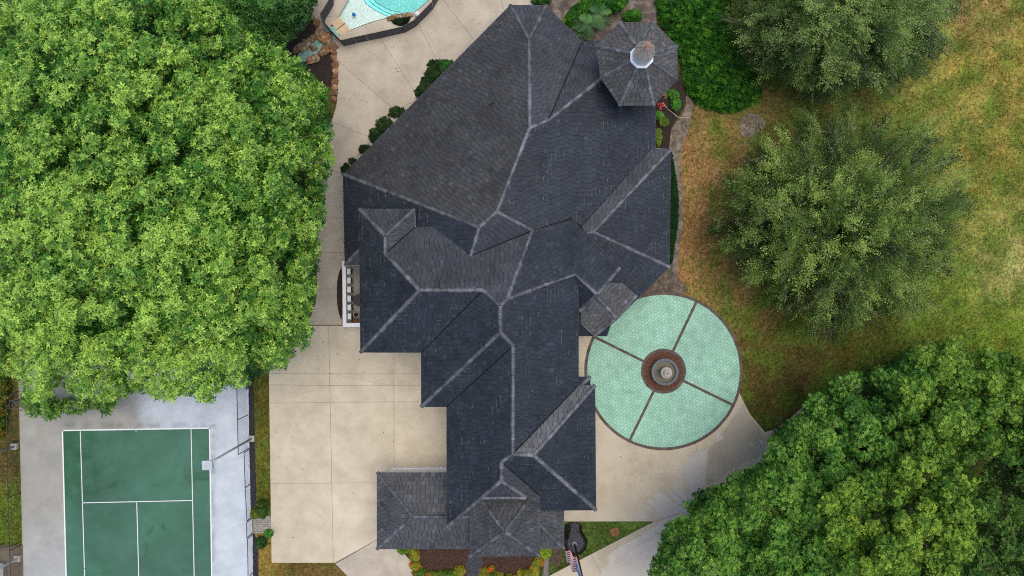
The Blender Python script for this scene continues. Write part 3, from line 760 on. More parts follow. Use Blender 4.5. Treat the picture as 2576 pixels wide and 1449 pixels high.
for j_ in range(-31, 32):
    for i_ in range(-24, 25):
        s0 = i_ * tw1 + (j_ % 2) * tw1 / 2; t0 = j_ * th1
        rr = math.hypot(s0 + tw1 / 2, t0 + th1 / 2)
        if rr > RO + 0.2 or rr < RI - 0.25: continue
        g_ = 0.012
        pl = clip_rect(cuv, s0 + g_, t0 + g_, s0 + tw1 - g_, t0 + th1 - g_) if rr > RO - 0.5 else [(s0 + g_, t0 + g_), (s0 + tw1 - g_, t0 + g_), (s0 + tw1 - g_, t0 + th1 - g_), (s0 + g_, t0 + th1 - g_)]
        if len(pl) < 3: continue
        tl_list.append((rr if len(pl) == 4 else 99, s0, t0, pl))
tl_list.sort(key=lambda q: q[0])
rest_mb = MB()
shared = []
for v_ in range(6):
    mb = MB(); k_ = 0.93 + 0.025 * v_
    mb.box(-tw1 / 2 + .012, -th1 / 2 + .012, -.02, tw1 / 2 - .012, th1 / 2 - .012, 0.010 + 0.001 * (v_ % 3), None, (k_, k_, k_))
    m_ = mb.mesh('green_tile'); m_.materials.append(M['greentile']); shared.append(m_)
for n_i, (rr, s0, t0, pl) in enumerate(tl_list):
    if n_i < 300:
        o = bpy.data.objects.new('green_tile', random.choice(shared)); c_ = CC + u1 * (s0 + tw1 / 2) + u2 * (t0 + th1 / 2)
        o.location = (c_.x, c_.y, 0.110); o.rotation_euler.z = ang; COL.objects.link(o); o.parent = court
    else:
        k_ = random.uniform(0.93, 1.06); q = [CC + u1 * s_ + u2 * t_ for s_, t_ in pl]
        rest_mb.prism([(p_.x, p_.y) for p_ in q], 0.09, 0.119 + random.uniform(0, .003), (k_, k_, k_))
tag(rest_mb.build('green_tiles', M['greentile'], court), kind='stuff')
# planting ring of dead leaves with the fountain in it
M['deadleaf'] = pmat('dead_leaf_litter', [lin(48, 32, 24), lin(88, 58, 42), lin(126, 88, 66)], 11.0, 0.95, 1.0, 16, fine=0.35)
mb = MB(); mb.lathe([(RI - .22, 0.05), (RI - .22, 0.16), (0.5, 0.18)], 48, (CC.x, CC.y, 0)); lb = mb.build('leaf_litter_bed', M['deadleaf']); tag(lb, 'ring of brown leaf litter around the fountain', kind='structure')
M['fount'] = pmat('fountain_stone', [lin(74, 80, 86), lin(98, 104, 110)], 3.0, 0.6, 0.2, 40, objrand=0.1)
M['fpale'] = pmat('pale_fountain_stone', [lin(150, 144, 132), lin(188, 182, 170)], 6.0, 0.7, 0.3, 40)
M['murk'] = pmat('murky_water', [lin(74, 74, 58), lin(104, 102, 84)], 1.5, 0.5, spec=0.3)
fountain = empty('fountain', (CC.x, CC.y, 0.1)); tag(fountain, 'tiered round stone fountain at the centre of the green court', 'fountain')
RB = 34 * (H - .6) / F
mb = MB(); mb.lathe([(RB - .03, 0.0), (RB - .03, 0.5), (RB - .15, 0.5), (RB - .15, 0.12), (0, 0.12)], 48); mb.build('basin', M['fount'], fountain)
for k in range(8):
    mb = MB(); a0, a1 = 2 * math.pi * k / 8 + .012, 2 * math.pi * (k + 1) / 8 - .012
    arc = [(RB * math.cos(a0 + (a1 - a0) * i / 6), RB * math.sin(a0 + (a1 - a0) * i / 6)) for i in range(7)] + [((RB - .19) * math.cos(a1 - (a1 - a0) * i / 6), (RB - .19) * math.sin(a1 - (a1 - a0) * i / 6)) for i in range(7)]
    mb.prism(arc, 0.5, 0.56); mb.build('rim_stone', M['fount'], fountain)
mb = MB(); mb.lathe([(RB - .151, 0.36), (RB - .151, 0.365), (0, 0.365)], 48); mb.build('water', M['murk'], fountain)
mb = MB(); mb.lathe([(0.20, 0.1), (0.14, 0.3), (0.09, 0.55), (0.10, 0.8), (0.2, 0.88), (0.40, 0.98), (0.42, 1.02), (0.37, 1.02), (0.2, 0.94), (0.06, 0.94)], 32); mb.build('lower_bowl', M['fpale'], fountain, True)
mb = MB(); mb.lathe([(0.06, 0.94), (0.05, 1.3), (0.10, 1.36), (0.22, 1.44), (0.235, 1.47), (0.2, 1.47), (0.09, 1.42), (0.05, 1.42)], 28); mb.build('upper_bowl', M['fpale'], fountain, True)
mb = MB(); mb.lathe([(0.05, 1.4), (0.04, 1.55), (0.08, 1.62), (0.06, 1.7), (0, 1.74)], 20); mb.build('finial', M['fpale'], fountain, True)

# ------------------------------------------------------------------ tennis court
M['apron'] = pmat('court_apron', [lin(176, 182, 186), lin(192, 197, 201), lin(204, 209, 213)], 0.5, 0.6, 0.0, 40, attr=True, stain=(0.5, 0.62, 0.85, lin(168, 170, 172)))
M['court'] = pmat('green_court_paint', [lin(48, 90, 68), lin(60, 104, 82), lin(72, 116, 96)], 0.30, 0.6, 0.0, 60, big=(0.16, 0.82, 1.1), fine=0.04, stain=(0.45, 0.58, 0.75, lin(34, 80, 54)), attr=True)
def gridsheet(name, quad, n, z, colf, mat, parent=None):
    "a sheet over four corner pixels whose colour varies (damp, dirt, painted sky glare)"
    us = np.linspace(0, 1, n + 1); uu, vv = np.meshgrid(us, us)
    P = [(1 - uu) * (1 - vv) * quad[0][k] + uu * (1 - vv) * quad[1][k] + uu * vv * quad[2][k] + (1 - uu) * vv * quad[3][k] for k in (0, 1)]
    v_ = np.stack([(P[0] - CX) * (H - z) / F, (CY - P[1]) * (H - z) / F, np.full_like(P[0], z)], -1).reshape(-1, 3)
    ii = np.arange((n + 1) ** 2).reshape(n + 1, n + 1); f_ = np.stack([ii[1:, :-1], ii[1:, 1:], ii[:-1, 1:], ii[:-1, :-1]], -1).reshape(-1, 4)
    return link(name, np_mesh(name, v_, f_, colf(P[0], P[1]).reshape(-1, 3)), parent, mat)
def apron_col(x, y):  # damp brown west side; sky glare painted in as the paler east side
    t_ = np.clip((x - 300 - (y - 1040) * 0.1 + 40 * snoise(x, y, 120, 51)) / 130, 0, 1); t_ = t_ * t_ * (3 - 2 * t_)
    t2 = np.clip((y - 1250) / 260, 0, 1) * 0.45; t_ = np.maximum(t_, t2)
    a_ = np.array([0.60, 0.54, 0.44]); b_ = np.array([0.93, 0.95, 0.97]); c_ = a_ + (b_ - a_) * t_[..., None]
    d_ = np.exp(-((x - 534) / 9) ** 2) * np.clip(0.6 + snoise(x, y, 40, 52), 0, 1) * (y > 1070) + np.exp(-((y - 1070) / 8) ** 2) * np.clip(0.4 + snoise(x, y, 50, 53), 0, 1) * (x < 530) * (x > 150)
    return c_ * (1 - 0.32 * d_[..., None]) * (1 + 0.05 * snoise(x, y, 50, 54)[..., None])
def court_col(x, y):
    damp = np.clip(1.25 - (x - 157) / 90 + 0.7 * snoise(x, y, 60, 61), 0, 1) * np.clip((1290 - y) / 60, 0, 1)
    dry = np.array([1.0, 1.0, 1.0]); wet = np.array([0.42, 0.72, 0.45])
    return dry + (wet - dry) * (damp * 0.85)[..., None]
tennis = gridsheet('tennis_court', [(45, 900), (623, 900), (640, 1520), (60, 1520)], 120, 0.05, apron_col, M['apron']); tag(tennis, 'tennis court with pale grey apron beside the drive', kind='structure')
gridsheet('playing_surface', [(157, 1083), (527, 1077), (534, 1520), (168, 1520)], 120, 0.056, court_col, M['court'], tennis)
def line(a, b, w=0.055):
    mb = MB(); mb.bar(W(*a, 0.06), W(*b, 0.06), w, 0.006); return mb.build('court_line', M['white_line'], tennis)
line((155.5, 1083), (528.5, 1077), 0.09); line((157, 1082), (168, 1520), 0.09); line((527, 1076.5), (534, 1520), 0.09)
line((202, 1085), (215, 1520)); line((480.5, 1078), (490, 1520)); line((206.5, 1265), (483, 1259)); line((344, 1264), (351, 1520)); line((342, 1080), (342.2, 1085))
# fence along the court
def fence_post(x, y, h, parent, r=0.03):
    p_ = W(x, y, 0); mb = MB(); mb.tube([p_, p_ + Vector((0, 0, h))], r, 8); return mb.build('fence_post', M['black'], parent)
def wiremat(name, col, scale, width):
    m = bpy.data.materials.new(name); m.use_nodes = True; nt = m.node_tree; b = nt.nodes['Principled BSDF']; out = nt.nodes['Material Output']
    b.inputs['Base Color'].default_value = col; b.inputs['Roughness'].default_value = 0.6
    g = nt.nodes.new('ShaderNodeNewGeometry'); sep = nt.nodes.new('ShaderNodeSeparateXYZ'); nt.links.new(g.outputs['Position'], sep.inputs[0])
    def mth(op, *a):
        n = nt.nodes.new('ShaderNodeMath'); n.operation = op
        for i, q in enumerate(a):
            if isinstance(q, bpy.types.NodeSocket): nt.links.new(q, n.inputs[i])
            else: n.inputs[i].default_value = q
        return n.outputs[0]
    hor = mth('ADD', sep.outputs[0], sep.outputs[1]); fs = []
    for sgn in (1, -1):
        t_ = mth('FRACT', mth('MULTIPLY', mth('ADD', hor, mth('MULTIPLY', sep.outputs[2], sgn)), scale)); fs.append(mth('LESS_THAN', t_, width))
    fac = mth('MAXIMUM', *fs); tr = nt.nodes.new('ShaderNodeBsdfTransparent'); mx = nt.nodes.new('ShaderNodeMixShader')
    nt.links.new(fac, mx.inputs[0]); nt.links.new(tr.outputs[0], mx.inputs[1]); nt.links.new(b.outputs[0], mx.inputs[2]); nt.links.new(mx.outputs[0], out.inputs[0])
    return m
M['wire'] = wiremat('chain_link_wire', gray(0.02), 14.0, 0.07)
def fence_run(name, label, pts, h, posts=True, group=None):
    p0 = W(*pts[0], 0); fe = empty(name, (0, 0, 0)); tag(fe, label, 'fence', group)
    for x, y in pts: fence_post(x, y, h, fe)
    for a, b in zip(pts[:-1], pts[1:]):
        A, B = W(*a, 0), W(*b, 0); up = Vector((0, 0, h))
        mb = MB(); mb.tube([A + up, B + up], 0.028, 6); mb.build('top_rail', M['black'], fe)
        mb = MB(); mb.add([A + Vector((0, 0, .05)), B + Vector((0, 0, .05)), B + up, A + up], [(0, 1, 2, 3)]); mb.build('chain_link', M['wire'], fe)
    return fe
fence_run('court_fence', 'tall black chain-link fence between tennis court and black mulch strip', [(621, 900), (622, 958), (624, 1043.6), (625.7, 1127.7)], 1.95)
fence_run('court_fence', 'low black chain-link fence from the light pole to the court gate', [(626.5, 1131), (629.3, 1217.8), (633.5, 1300)], 0.95)
gate = fence_run('court_gate', 'black chain-link gate opening onto the grey paver pad', [(634, 1303), (634.7, 1341)], 1.05); gate['category'] = 'gate'
fence_run('court_fence', 'black chain-link fence running from the gate to the bottom edge', [(635, 1344.5), (636.5, 1440), (638, 1530)], 0.95)
fence_run('court_fence', 'thin chain-link fence along the far side of the tennis court', [(45, 985), (47, 1108), (50, 1240), (54, 1370), (58, 1520)], 1.2)
sheet('mulch_strip', jagged([(624, 900), (634, 900), (636, 957), (641, 1130), (644, 1280), (637.5, 1298), (631, 1298), (627, 1130)], .6, 5, 3), 0.06, M['blackmulch'], None, 0.05, 'structure', 'strip of black mulch along the court fence')
sheet('mulch_strip', jagged([(635, 1344), (640, 1344), (649, 1380), (650, 1520), (638, 1520)], .6, 5, 4), 0.06, M['blackmulch'], None, 0.05, 'structure', 'strip of black mulch south of the paver pad')
# paver pad at the gate
pad = sheet('paver_pad', [(636, 1297), (683, 1297), (685, 1342), (638, 1343)], 0.06, M['joint'], None, 0.05, 'structure', 'small grey paver pad between court gate and drive')
M['paver'] = pmat('grey_paver', [lin(132, 128, 120), lin(160, 156, 146)], 3.0, 0.85, 0.3, 30, objrand=0.16)
for r_i in range(8):
    y0 = 1297.5 + r_i * 5.6; x0 = 637 - (r_i % 2) * 3.6
    while x0 < 683:
        xa, xb = max(x0, 637) + .35, min(x0 + 7.2, 683) - .35
        if xb - xa > 1.2: sheet('paver', [(xa, y0 + .35), (xb, y0 + .35), (xb, y0 + 5.25), (xa, y0 + 5.25)], 0.075 + random.uniform(0, .006), M['paver'], pad, 0.03)
        x0 += 7.2
# ------------------------------------------------------------------ pool
M['plaster'] = pmat('pool_plaster', [lin(96, 214, 206), lin(122, 226, 218)], 0.8, 0.6, attr=True)
M['shelf'] = pmat('pale_pool_shelf', [lin(202, 218, 210), lin(214, 228, 220)], 0.8, 0.6)
M['rim_tile'] = pmat('dark_tile_band', [lin(52, 92, 98), lin(84, 124, 126)], 14.0, 0.5)
def watermat(name, tint):
    m = bpy.data.materials.new(name); m.use_nodes = True; nt = m.node_tree; out = nt.nodes['Material Output']; nt.nodes.remove(nt.nodes['Principled BSDF'])
    tr = nt.nodes.new('ShaderNodeBsdfTransparent'); tr.inputs[0].default_value = tint
    gl = nt.nodes.new('ShaderNodeBsdfGlossy'); gl.inputs['Roughness'].default_value = 0.06
    g = nt.nodes.new('ShaderNodeNewGeometry'); bn = nt.nodes.new('ShaderNodeBump'); bn.inputs['Strength'].default_value = 0.5; bn.inputs['Distance'].default_value = 0.05
    nt.links.new(noise(nt, g.outputs['Position'], 5.0, 3, 0.5, 1.5), bn.inputs['Height']); nt.links.new(bn.outputs[0], gl.inputs['Normal'])
    fr = nt.nodes.new('ShaderNodeFresnel'); fr.inputs['IOR'].default_value = 1.33; nt.links.new(bn.outputs[0], fr.inputs['Normal'])
    mx = nt.nodes.new('ShaderNodeMixShader'); nt.links.new(fr.outputs[0], mx.inputs[0]); nt.links.new(tr.outputs[0], mx.inputs[1]); nt.links.new(gl.outputs[0], mx.inputs[2]); nt.links.new(mx.outputs[0], out.inputs[0])
    return m
M['water'] = watermat('pool_water', (0.955, 0.985, 0.985, 1)); M['streamwater'] = watermat('stream_water', (0.93, 0.96, 0.96, 1))
def zA(*p): return [((1120 + x / 4.2933) / 1.5652, y / 4.2933 / 1.5652) for x, y in p]
pool = sheet('pool', POOL, -0.28, M['shelf'], None, 0.05); tag(pool, 'free-form swimming pool with pale shelf and turquoise deep end', kind='structure')
mb = MB(); n_ = len(POOL); pw = [W(x, y, 0.0) for x, y in POOL]
mb.add([(p_.x, p_.y, -0.3) for p_ in pw] + [(p_.x, p_.y, 0.075) for p_ in pw], [(i, n_ + i, n_ + i + 1, i + 1) for i in range(n_ - 1)])
mb.build('pool_wall', M['shelf'], pool)
step_curves = [zA((1335, -300), (1335, 0), (1400, 80), (1500, 150), (1620, 220), (1720, 265), (1790, 285), (1900, 300), (2040, 255)),
               zA((1415, -300), (1415, 0), (1490, 70), (1600, 140), (1700, 200), (1800, 240), (1860, 255), (1960, 262), (2040, 250)),
               zA((1500, -300), (1505, 0), (1600, 80), (1700, 130), (1800, 180), (1930, 200), (1980, 215), (2030, 250))]
right = zA((2140, 215), (2260, 150), (2400, 40), (2440, 0), (2560, -300))
for i, (cv, zz, k_) in enumerate(zip(step_curves, (-0.272, -0.266, -0.26), (1.28, 1.12, 0.86))):
    poly = smoothpoly(cv, 2, False) + right
    mb = MB(); q = [W(x, y, zz) for x, y in poly]; mb.prism([(p_.x, p_.y) for p_ in q], zz - .004, zz, (k_, k_, k_)); mb.build('pool_step', M['plaster'], pool)
    mb = MB()
    sc_ = smoothpoly(cv, 2, False)
    for a, b in zip(sc_[:-1], sc_[1:]): mb.bar(W(*a, zz + .004), W(*b, zz + .004), 0.05, 0.004)
    mb.build('tile_band', M['rim_tile'], pool)
sheet('pool_water', POOL, -0.02, M['water'], pool, 0.001)
# two stone slabs across the pool outlet
M['traver'] = pmat('travertine', [lin(186, 162, 126), lin(214, 190, 152)], 2.5, 0.8, 0.3, 30, fine=0.1, speck=(9, 0.2, lin(160, 124, 90)))
for pl, w_ in ((zA((925, 275), (1022, 385), (875, 500), (800, 400)), 'upper'), (zA((1035, 395), (1108, 515), (942, 597), (880, 512)), 'lower')):
    so = sheet('stone_slab', pl, 0.12, M['traver'], None, 0.12); tag(so, '%s of the two tan travertine slabs bridging the pool outlet' % w_, 'slab', 'travertine slabs at the pool outlet')
# planted rock pocket in the coping
pk = sheet('pool_planter', smoothpoly(zA((1745, 310), (1850, 300), (2000, 280), (2140, 240), (2140, 300), (2090, 390), (2000, 435), (1940, 440), (1850, 400)), 1), 0.13, M['soil'], None, 0.1); tag(pk, 'soil pocket planted with dark foliage on the pool coping', 'planter')
def rockmat(name, cs): return pmat(name, cs, 4.0, 0.9, 0.8, 9, objrand=0.2, fine=0.25)
M['rock'] = rockmat('tan_rock', [lin(82, 66, 50), lin(140, 118, 90), lin(186, 166, 136)]); M['orock'] = rockmat('orange_rock', [lin(92, 68, 44), lin(142, 106, 70), lin(184, 156, 118)]); M['brock'] = rockmat('brown_rock', [lin(84, 58, 42), lin(124, 88, 64), lin(140, 108, 84)])
def rock(name, px, py, r, z, mat, label=None, cat='rock', group=None, parent=None, flat=0.6, seed=0):
    bm = bmesh.new(); bmesh.ops.create_icosphere(bm, subdivisions=3, radius=1.0); rr = np.random.default_rng(seed)
    dirs = rr.normal(size=(9, 3)); ph = rr.uniform(0, 6, 9); fr = rr.uniform(1.2, 4.5, 9)
    sx, sy, sz = rr.uniform(.8, 1.25), rr.uniform(.75, 1.1), flat * rr.uniform(.8, 1.2)
    for v in bm.verts:
        c_ = v.co; k_ = 1 + sum(0.075 * math.sin(fr[i] * (c_.x * dirs[i][0] + c_.y * dirs[i][1] + c_.z * dirs[i][2]) * 1.3 + ph[i]) for i in range(9))
        v.co = Vector((c_.x * sx * k_, c_.y * sy * k_, c_.z * sz * k_)) * r
    me = bpy.data.meshes.new(name); bm.to_mesh(me); bm.free()
    o = link(name, me, parent, mat); p_ = W(px, py, z); o.location = p_; o.rotation_euler.z = rr.uniform(0, 6.28)
    if label: tag(o, label, cat, group)
    return o
k_ = 0
for (x, y), r, mt in zip(zA((1775, 315), (1835, 300), (1900, 280), (1960, 275), (2020, 268), (2075, 250), (2115, 245)), (.2, .26, .2, .19, .2, .22, .24), ('rock', 'orock', 'rock', 'rock', 'rock', 'rock', 'rock')):
    rock('coping_rock', x, y, r, 0.16, M[mt], ('orange' if mt == 'orock' else 'pale') + ' rough rock, %s in the row edging the pool planter' % ('first', 'second', 'third', 'fourth', 'fifth', 'sixth', 'last')[k_], 'rock', 'rocks edging the pool planter', seed=100 + k_); k_ += 1
# rocky stream
STREAM = zA((830, 420), (940, 600), (880, 660), (700, 640), (690, 760), (570, 900), (500, 960), (330, 1060), (180, 1000), (260, 870), (440, 820), (470, 680), (580, 620), (700, 480))
st = sheet('stream', smoothpoly(STREAM, 2), 0.11, M['shelf'], None, 0.06, 'structure', 'shallow pale stream running from the pool through rocks'); st.data.materials[0] = pmat('stream_bed', [lin(140, 176, 166), lin(170, 200, 190)], 1.2, 0.5, fine=0.05)
sheet('stream_water', smoothpoly(STREAM, 2), 0.14, M['streamwater'], st, 0.002)
ROCKS = [(600, 545, .5, 'rock'), (700, 630, .62, 'orock'), (770, 720, .55, 'rock'), (690, 840, .42, 'orock'), (620, 900, .40, 'rock'), (520, 985, .45, 'rock'), (430, 1020, .4, 'orock'), (505, 635, .42, 'orock'), (440, 680, .36, 'rock'), (385, 740, .42, 'rock'), (300, 800, .48, 'rock'), (210, 840, .40, 'orock'), (490, 820, .30, 'orock'), (805, 820, .38, 'brock'), (640, 660, .3, 'orock'), (740, 775, .34, 'rock'), (370, 800, .36, 'rock'), (345, 700, .3, 'rock')]
LAB = ['lying at the head of the stream by the pool fence', 'spanning the top of the stream', 'under the corner of the pool fence', 'beside the round grey rock', 'on the lower bank of the stream above the dark mulch', 'at the lower end of the stream bank', 'half under the tree at the stream end', 'on the upper bank nearest the mulch', 'in the upper bank row, second from its top', 'in the middle of the upper bank', 'large in the upper bank above the tree', 'at the far upper bank beside the tree', 'standing alone in the stream', 'round and smooth at the edge of the deck', 'small at the top of the stream pool', 'beside the fence corner rock', 'low beside the stream water', 'behind the upper bank row']
for i, ((x, y, r, mt), lb_) in enumerate(zip(ROCKS, LAB)):
    (qx, qy), = zA((x, y)); rock('stream_rock', qx, qy, r * .72, 0.16, M[mt], {'rock': 'pale pitted rock ', 'orock': 'orange brown rock ', 'brock': 'grey brown rock '}[mt] + lb_, 'rock', 'rocks along the stream', flat=.6, seed=i)
# soil bank left of the deck with a row of edging stones
sheet('soil_bed', jagged(zA((0, -100), (400, -100), (440, 120), (500, 280), (580, 440), (860, 700), (880, 900), (900, 1200), (890, 1400), (820, 1500), (500, 1300), (0, 900)), 1, 5, 9), 0.03, M['soil'], None, 0.04, 'structure', 'dark soil bank with edging stones beside the pool deck')
sheet('grass_patch', jagged(zA((230, 160), (400, 60), (430, 250), (460, 350), (380, 440), (200, 540), (90, 500)), 1.2, 4, 10), 0.04, pmat('shade_grass', [lin(62, 68, 34), lin(92, 98, 46)], 5, .95, .7, 14, fine=.3), None, 0.02, 'structure', 'small grass patch between the tree and the soil bank')
EDGE = [(400, 100), (440, 190), (470, 300), (545, 390), (835, 790), (835, 900), (835, 980), (850, 1075)]
EDGE_D = zA(*EDGE) + [(845, 165), (844.5, 178), (844, 192), (843.5, 206), (842, 219), (843, 233), (840, 248)]
for i, (x, y) in enumerate(EDGE_D):
    if (x, y) in EDGE_D[4:8]: x += 1
    nth = ('first', 'second', 'third', 'fourth', 'fifth', 'sixth', 'seventh', 'eighth', 'ninth', 'tenth', 'eleventh', 'twelfth', 'thirteenth', 'fourteenth', 'fifteenth')[i]
    rock('edging_stone', x, y, 0.24, 0.10, M['brock' if i % 3 else 'orock'], 'brown edging stone, %s from the top along the curved deck edge' % nth, 'stone', 'stones edging the deck', flat=.45, seed=200 + i)
# black mesh pool fence
M['mesh'] = pmat('black_mesh_screen', [lin(66, 65, 66), lin(84, 83, 84)], 3.0, 0.8)
def z1(*p): return [(702.8 + .26456 * x, .26456 * y) for x, y in p]
PF = z1((1600, -160), (1510, 0), (1465, 80), (1385, 165), (1300, 250), (1200, 308), (1080, 335), (970, 360), (850, 385), (735, 410), (620, 438)); PF2 = z1((620, 438), (530, 345), (432, 225), (432, 190), (470, 130), (515, 50), (520, 0), (560, -160))
def meshfence(pts, label):
    fe = empty('pool_fence', (0, 0, 0)); tag(fe, label, 'fence')
    for a, b in zip(pts[:-1], pts[1:]):
        A, B = W(*a, .1), W(*b, .1); up = Vector((0, 0, 1.15)); d = (B - A); n3 = Vector((-d.y, d.x, 0)).normalized() * .008
        mb = MB(); mb.add([A + n3, B + n3, B + up + n3, A + up + n3, A - n3, B - n3, B + up - n3, A + up - n3], [(0, 1, 2, 3), (7, 6, 5, 4), (3, 2, 6, 7), (0, 4, 5, 1)]); mb.build('mesh_panel', M['mesh'], fe)
        mb = MB(); mb.tube([A + up, B + up], .014, 6); mb.build('top_cord', M['black'], fe)
    for i, (x, y) in enumerate(pts):
        A = W(x, y, .1); mb = MB(); mb.tube([A, A + Vector((0, 0, 1.2))], .022, 8); mb.build('post', M['galv'] if i in (2, 8, 9) else M['black'], fe)
meshfence(PF, 'black mesh pool fence along the open concrete deck'); meshfence(PF2, 'black mesh pool fence on the rocky stream side')
(bx, by), = zA((1173, 245)); mb = MB(); mb.lathe([(0, -.14), (.07, -.12), (.12, -.07), (.14, 0), (.12, .07), (.07, .12), (.03, .135)], 20); fl = empty('pool_float', W(bx, by, 0.02)); tag(fl, 'round blue chlorine float on the pale pool shelf', 'float')
mb.build('body', pmat('blue_plastic', [lin(20, 110, 214), lin(36, 132, 228)], 3, .35), fl, True)
mb = MB(); mb.lathe([(.05, .12), (.05, .17), (0, .17)], 14); mb.build('cap', pmat('dark_blue_plastic', [lin(10, 70, 160), lin(16, 84, 176)], 3, .35), fl)
(bx, by), = zA((2258, 270)); lp = empty('globe_lamp', W(bx, by, 0.1)); tag(lp, 'white globe on a short stand beside the pool fence', 'lamp')
mb = MB(); mb.lathe([(0, -.20), (.1, -.17), (.17, -.1), (.2, 0), (.17, .1), (.1, .17), (0, .2)], 24, (0, 0, .36)); mb.build('globe', M['whitepaint'], lp, True)
mb = MB(); mb.lathe([(.12, 0), (.12, .03), (.05, .05), (.04, .18)], 16); mb.build('stand', M['galv'], lp)

# ------------------------------------------------------------------ outdoor bar under the west eave
def zB(*p): return [(830.6 + .17637 * x, 606.9 + .17637 * y) for x, y in p]
bar = empty('bar_counter', W(880, 740, 0)); tag(bar, 'white L-shaped outdoor bar counter beside the tucked stools', 'bar'); bo = Vector(bar.location)
def local(pts, z): return [((W(x, y, z) - bo).x, (W(x, y, z) - bo).y) for x, y in pts]
mb = MB(); mb.prism(local(zB((172, 283), (222, 283), (230, 1168), (430, 1165), (430, 1220), (182, 1222)), 1.12), 1.05, 1.12); mb.build('counter_top', M['whitepaint'], bar)
mb = MB(); mb.prism(local(zB((185, 300), (212, 300), (220, 1178), (428, 1176), (428, 1208), (196, 1210)), 1.05), 0.06, 1.05); mb.build('counter_wall', M['white'], bar)
sheet('bar_floor', zB((215, 200), (700, 200), (700, 1180), (220, 1180)), 0.115, pmat('bar_floor_concrete', [lin(128, 124, 116), lin(158, 154, 146)], 1.2, .7, .1, 40, fine=.06), None, 0.02, 'structure', 'grey concrete floor of the outdoor bar')
sheet('mulch_bed', smoothpoly(zB((172, 350), (172, 1170), (130, 1050), (96, 900), (96, 620), (110, 500), (135, 420)), 2), 0.13, M['soil'], None, 0.05, 'structure', 'curved dark soil bed outside the bar counter')
M['seatw'] = pmat('white_vinyl', [gray(.74), gray(.82)], 3, .5); M['stoolb'] = pmat('charcoal_frame', [gray(.03), gray(.045)], 3, .5)
def stool(px, py, label):
    st_ = empty('bar_stool', W(px, py, 0.116)); tag(st_, label, 'stool', 'stools at the outdoor bar')
    mb = MB(); mb.box(-.16, -.21, .66, .13, .21, .75); mb.build('seat', M['seatw'], st_)
    mb = MB(); mb.box(.135, -.21, .50, .17, .21, 1.04); mb.build('backrest', M['stoolb'], st_)
    mb = MB(); mb.box(.133, -.212, 1.04, .172, .212, 1.065); mb.build('back_cap', M['seatw'], st_)
    for sx in (-.13, .15):
        for sy in (-.18, .18):
            mb = MB(); mb.bar((sx, sy, 0), (sx, sy, .66), .035, .035); mb.build('leg', M['stoolb'], st_)
    mb = MB(); mb.box(-.145, -.165, .22, -.115, .165, .25); mb.build('foot_rail', M['stoolb'], st_)
for i, yy in enumerate((430, 560, 690, 818, 945, 1072)):
    (qx, qy), = zB((262 + i * 2, yy)); qx = CX + (qx - CX) * (H - .8) / H + 1.0; qy = CY + (qy - CY) * (H - .8) / H
    stool(qx, qy, 'white seated bar stool, %s from the roof edge end of the counter' % ('first', 'second', 'third', 'fourth', 'fifth', 'sixth')[i])
(qx, qy), = zB((440, 835)); tb = empty('patio_table', W(qx, qy, .116)); tag(tb, 'round black patio table half under the eave behind the stools', 'table')
mb = MB(); mb.lathe([(.42, .70), (.44, .715), (.44, .73), (.42, .74), (0, .74)], 28); mb.build('table_top', M['black'], tb)
mb = MB(); mb.lathe([(.25, 0), (.25, .03), (.05, .06), (.04, .7)], 16); mb.build('pedestal', M['black'], tb)
(qx, qy), = zB((385, 1045)); pt = empty('planter_pot', W(qx, qy, .116)); tag(pt, 'round grey pot at the corner of the bar counter', 'pot')
mb = MB(); mb.lathe([(.16, 0), (.2, .4), (.22, .45), (.19, .45), (.18, .36), (0, .36)], 20); mb.build('pot_body', M['fpale'], pt, True)
mb = MB(); mb.lathe([(.17, .365), (.17, .37), (0, .38)], 16); mb.build('pot_soil', M['soil'], pt)
(qx, qy), = zB((370, 1125)); cr = empty('storage_crate', W(qx, qy, .116)); tag(cr, 'dark low crate in the corner of the bar counter', 'crate')
mb = MB()
for z_ in (.02, .14, .26): mb.box(-.26, -.12, z_, .26, -.1, z_ + .09); mb.box(-.26, .1, z_, .26, .12, z_ + .09); mb.box(-.26, -.1, z_, -.24, .1, z_ + .09); mb.box(.24, -.1, z_, .26, .1, z_ + .09)
mb.box(-.24, -.1, .02, .24, .1, .06); mb.build('crate_sides', M['brock'], cr)

# ------------------------------------------------------------------ light poles
def light_pole(base, h, arm_px, label, col='galv', box=True):
    lp = empty('light_pole', W(*base, 0)); tag(lp, label, 'light pole')
    mb = MB(); mb.box(-.22, -.22, 0, .22, .22, .25); mb.build('footing', M['fpale'], lp)
    mb = MB(); mb.tube([(0, 0, .25), (0, 0, h)], [.085, .065], 10); mb.build('pole', M[col], lp, True)
    if arm_px:
        t_ = W(*arm_px, h + .1) - Vector(lp.location); d = Vector((t_.x, t_.y, 0)); L = d.length; d.normalize()
        mb = MB(); mb.bar((0, 0, h - .05), Vector((0, 0, h + .05)) + d * (L - .3), .07, .07); mb.build('arm', M[col], lp)
        mb = MB(); q = Matrix.Rotation(.05, 4, 'Z'); q.translation = Vector((0, 0, h)) + d * L
        mb.box(-.33, -.30, -.06, .33, .30, .17, q); hd = mb.build('lamp_head', M['apronlamp'], lp)
        mb = MB(); mb.box(-.29, -.26, -.075, .29, .26, -.055, q); mb.build('lens', M['seatw'], hd)
M['apronlamp'] = pmat('grey_lamp_housing', [lin(168, 176, 180), lin(186, 194, 198)], 2, .5)
light_pole((634.7, 1102), 6.55, (522, 1170), 'tall grey court light pole with a square lamp over the sideline')
light_pole((40, 1122), 6.2, None, 'grey light pole at the far side of the tennis court', box=False)
light_pole((48, 1403), 6.0, None, 'white light pole at the corner pad of the tennis court', 'whitepaint')
fence_p = W(22, 1279, 0)

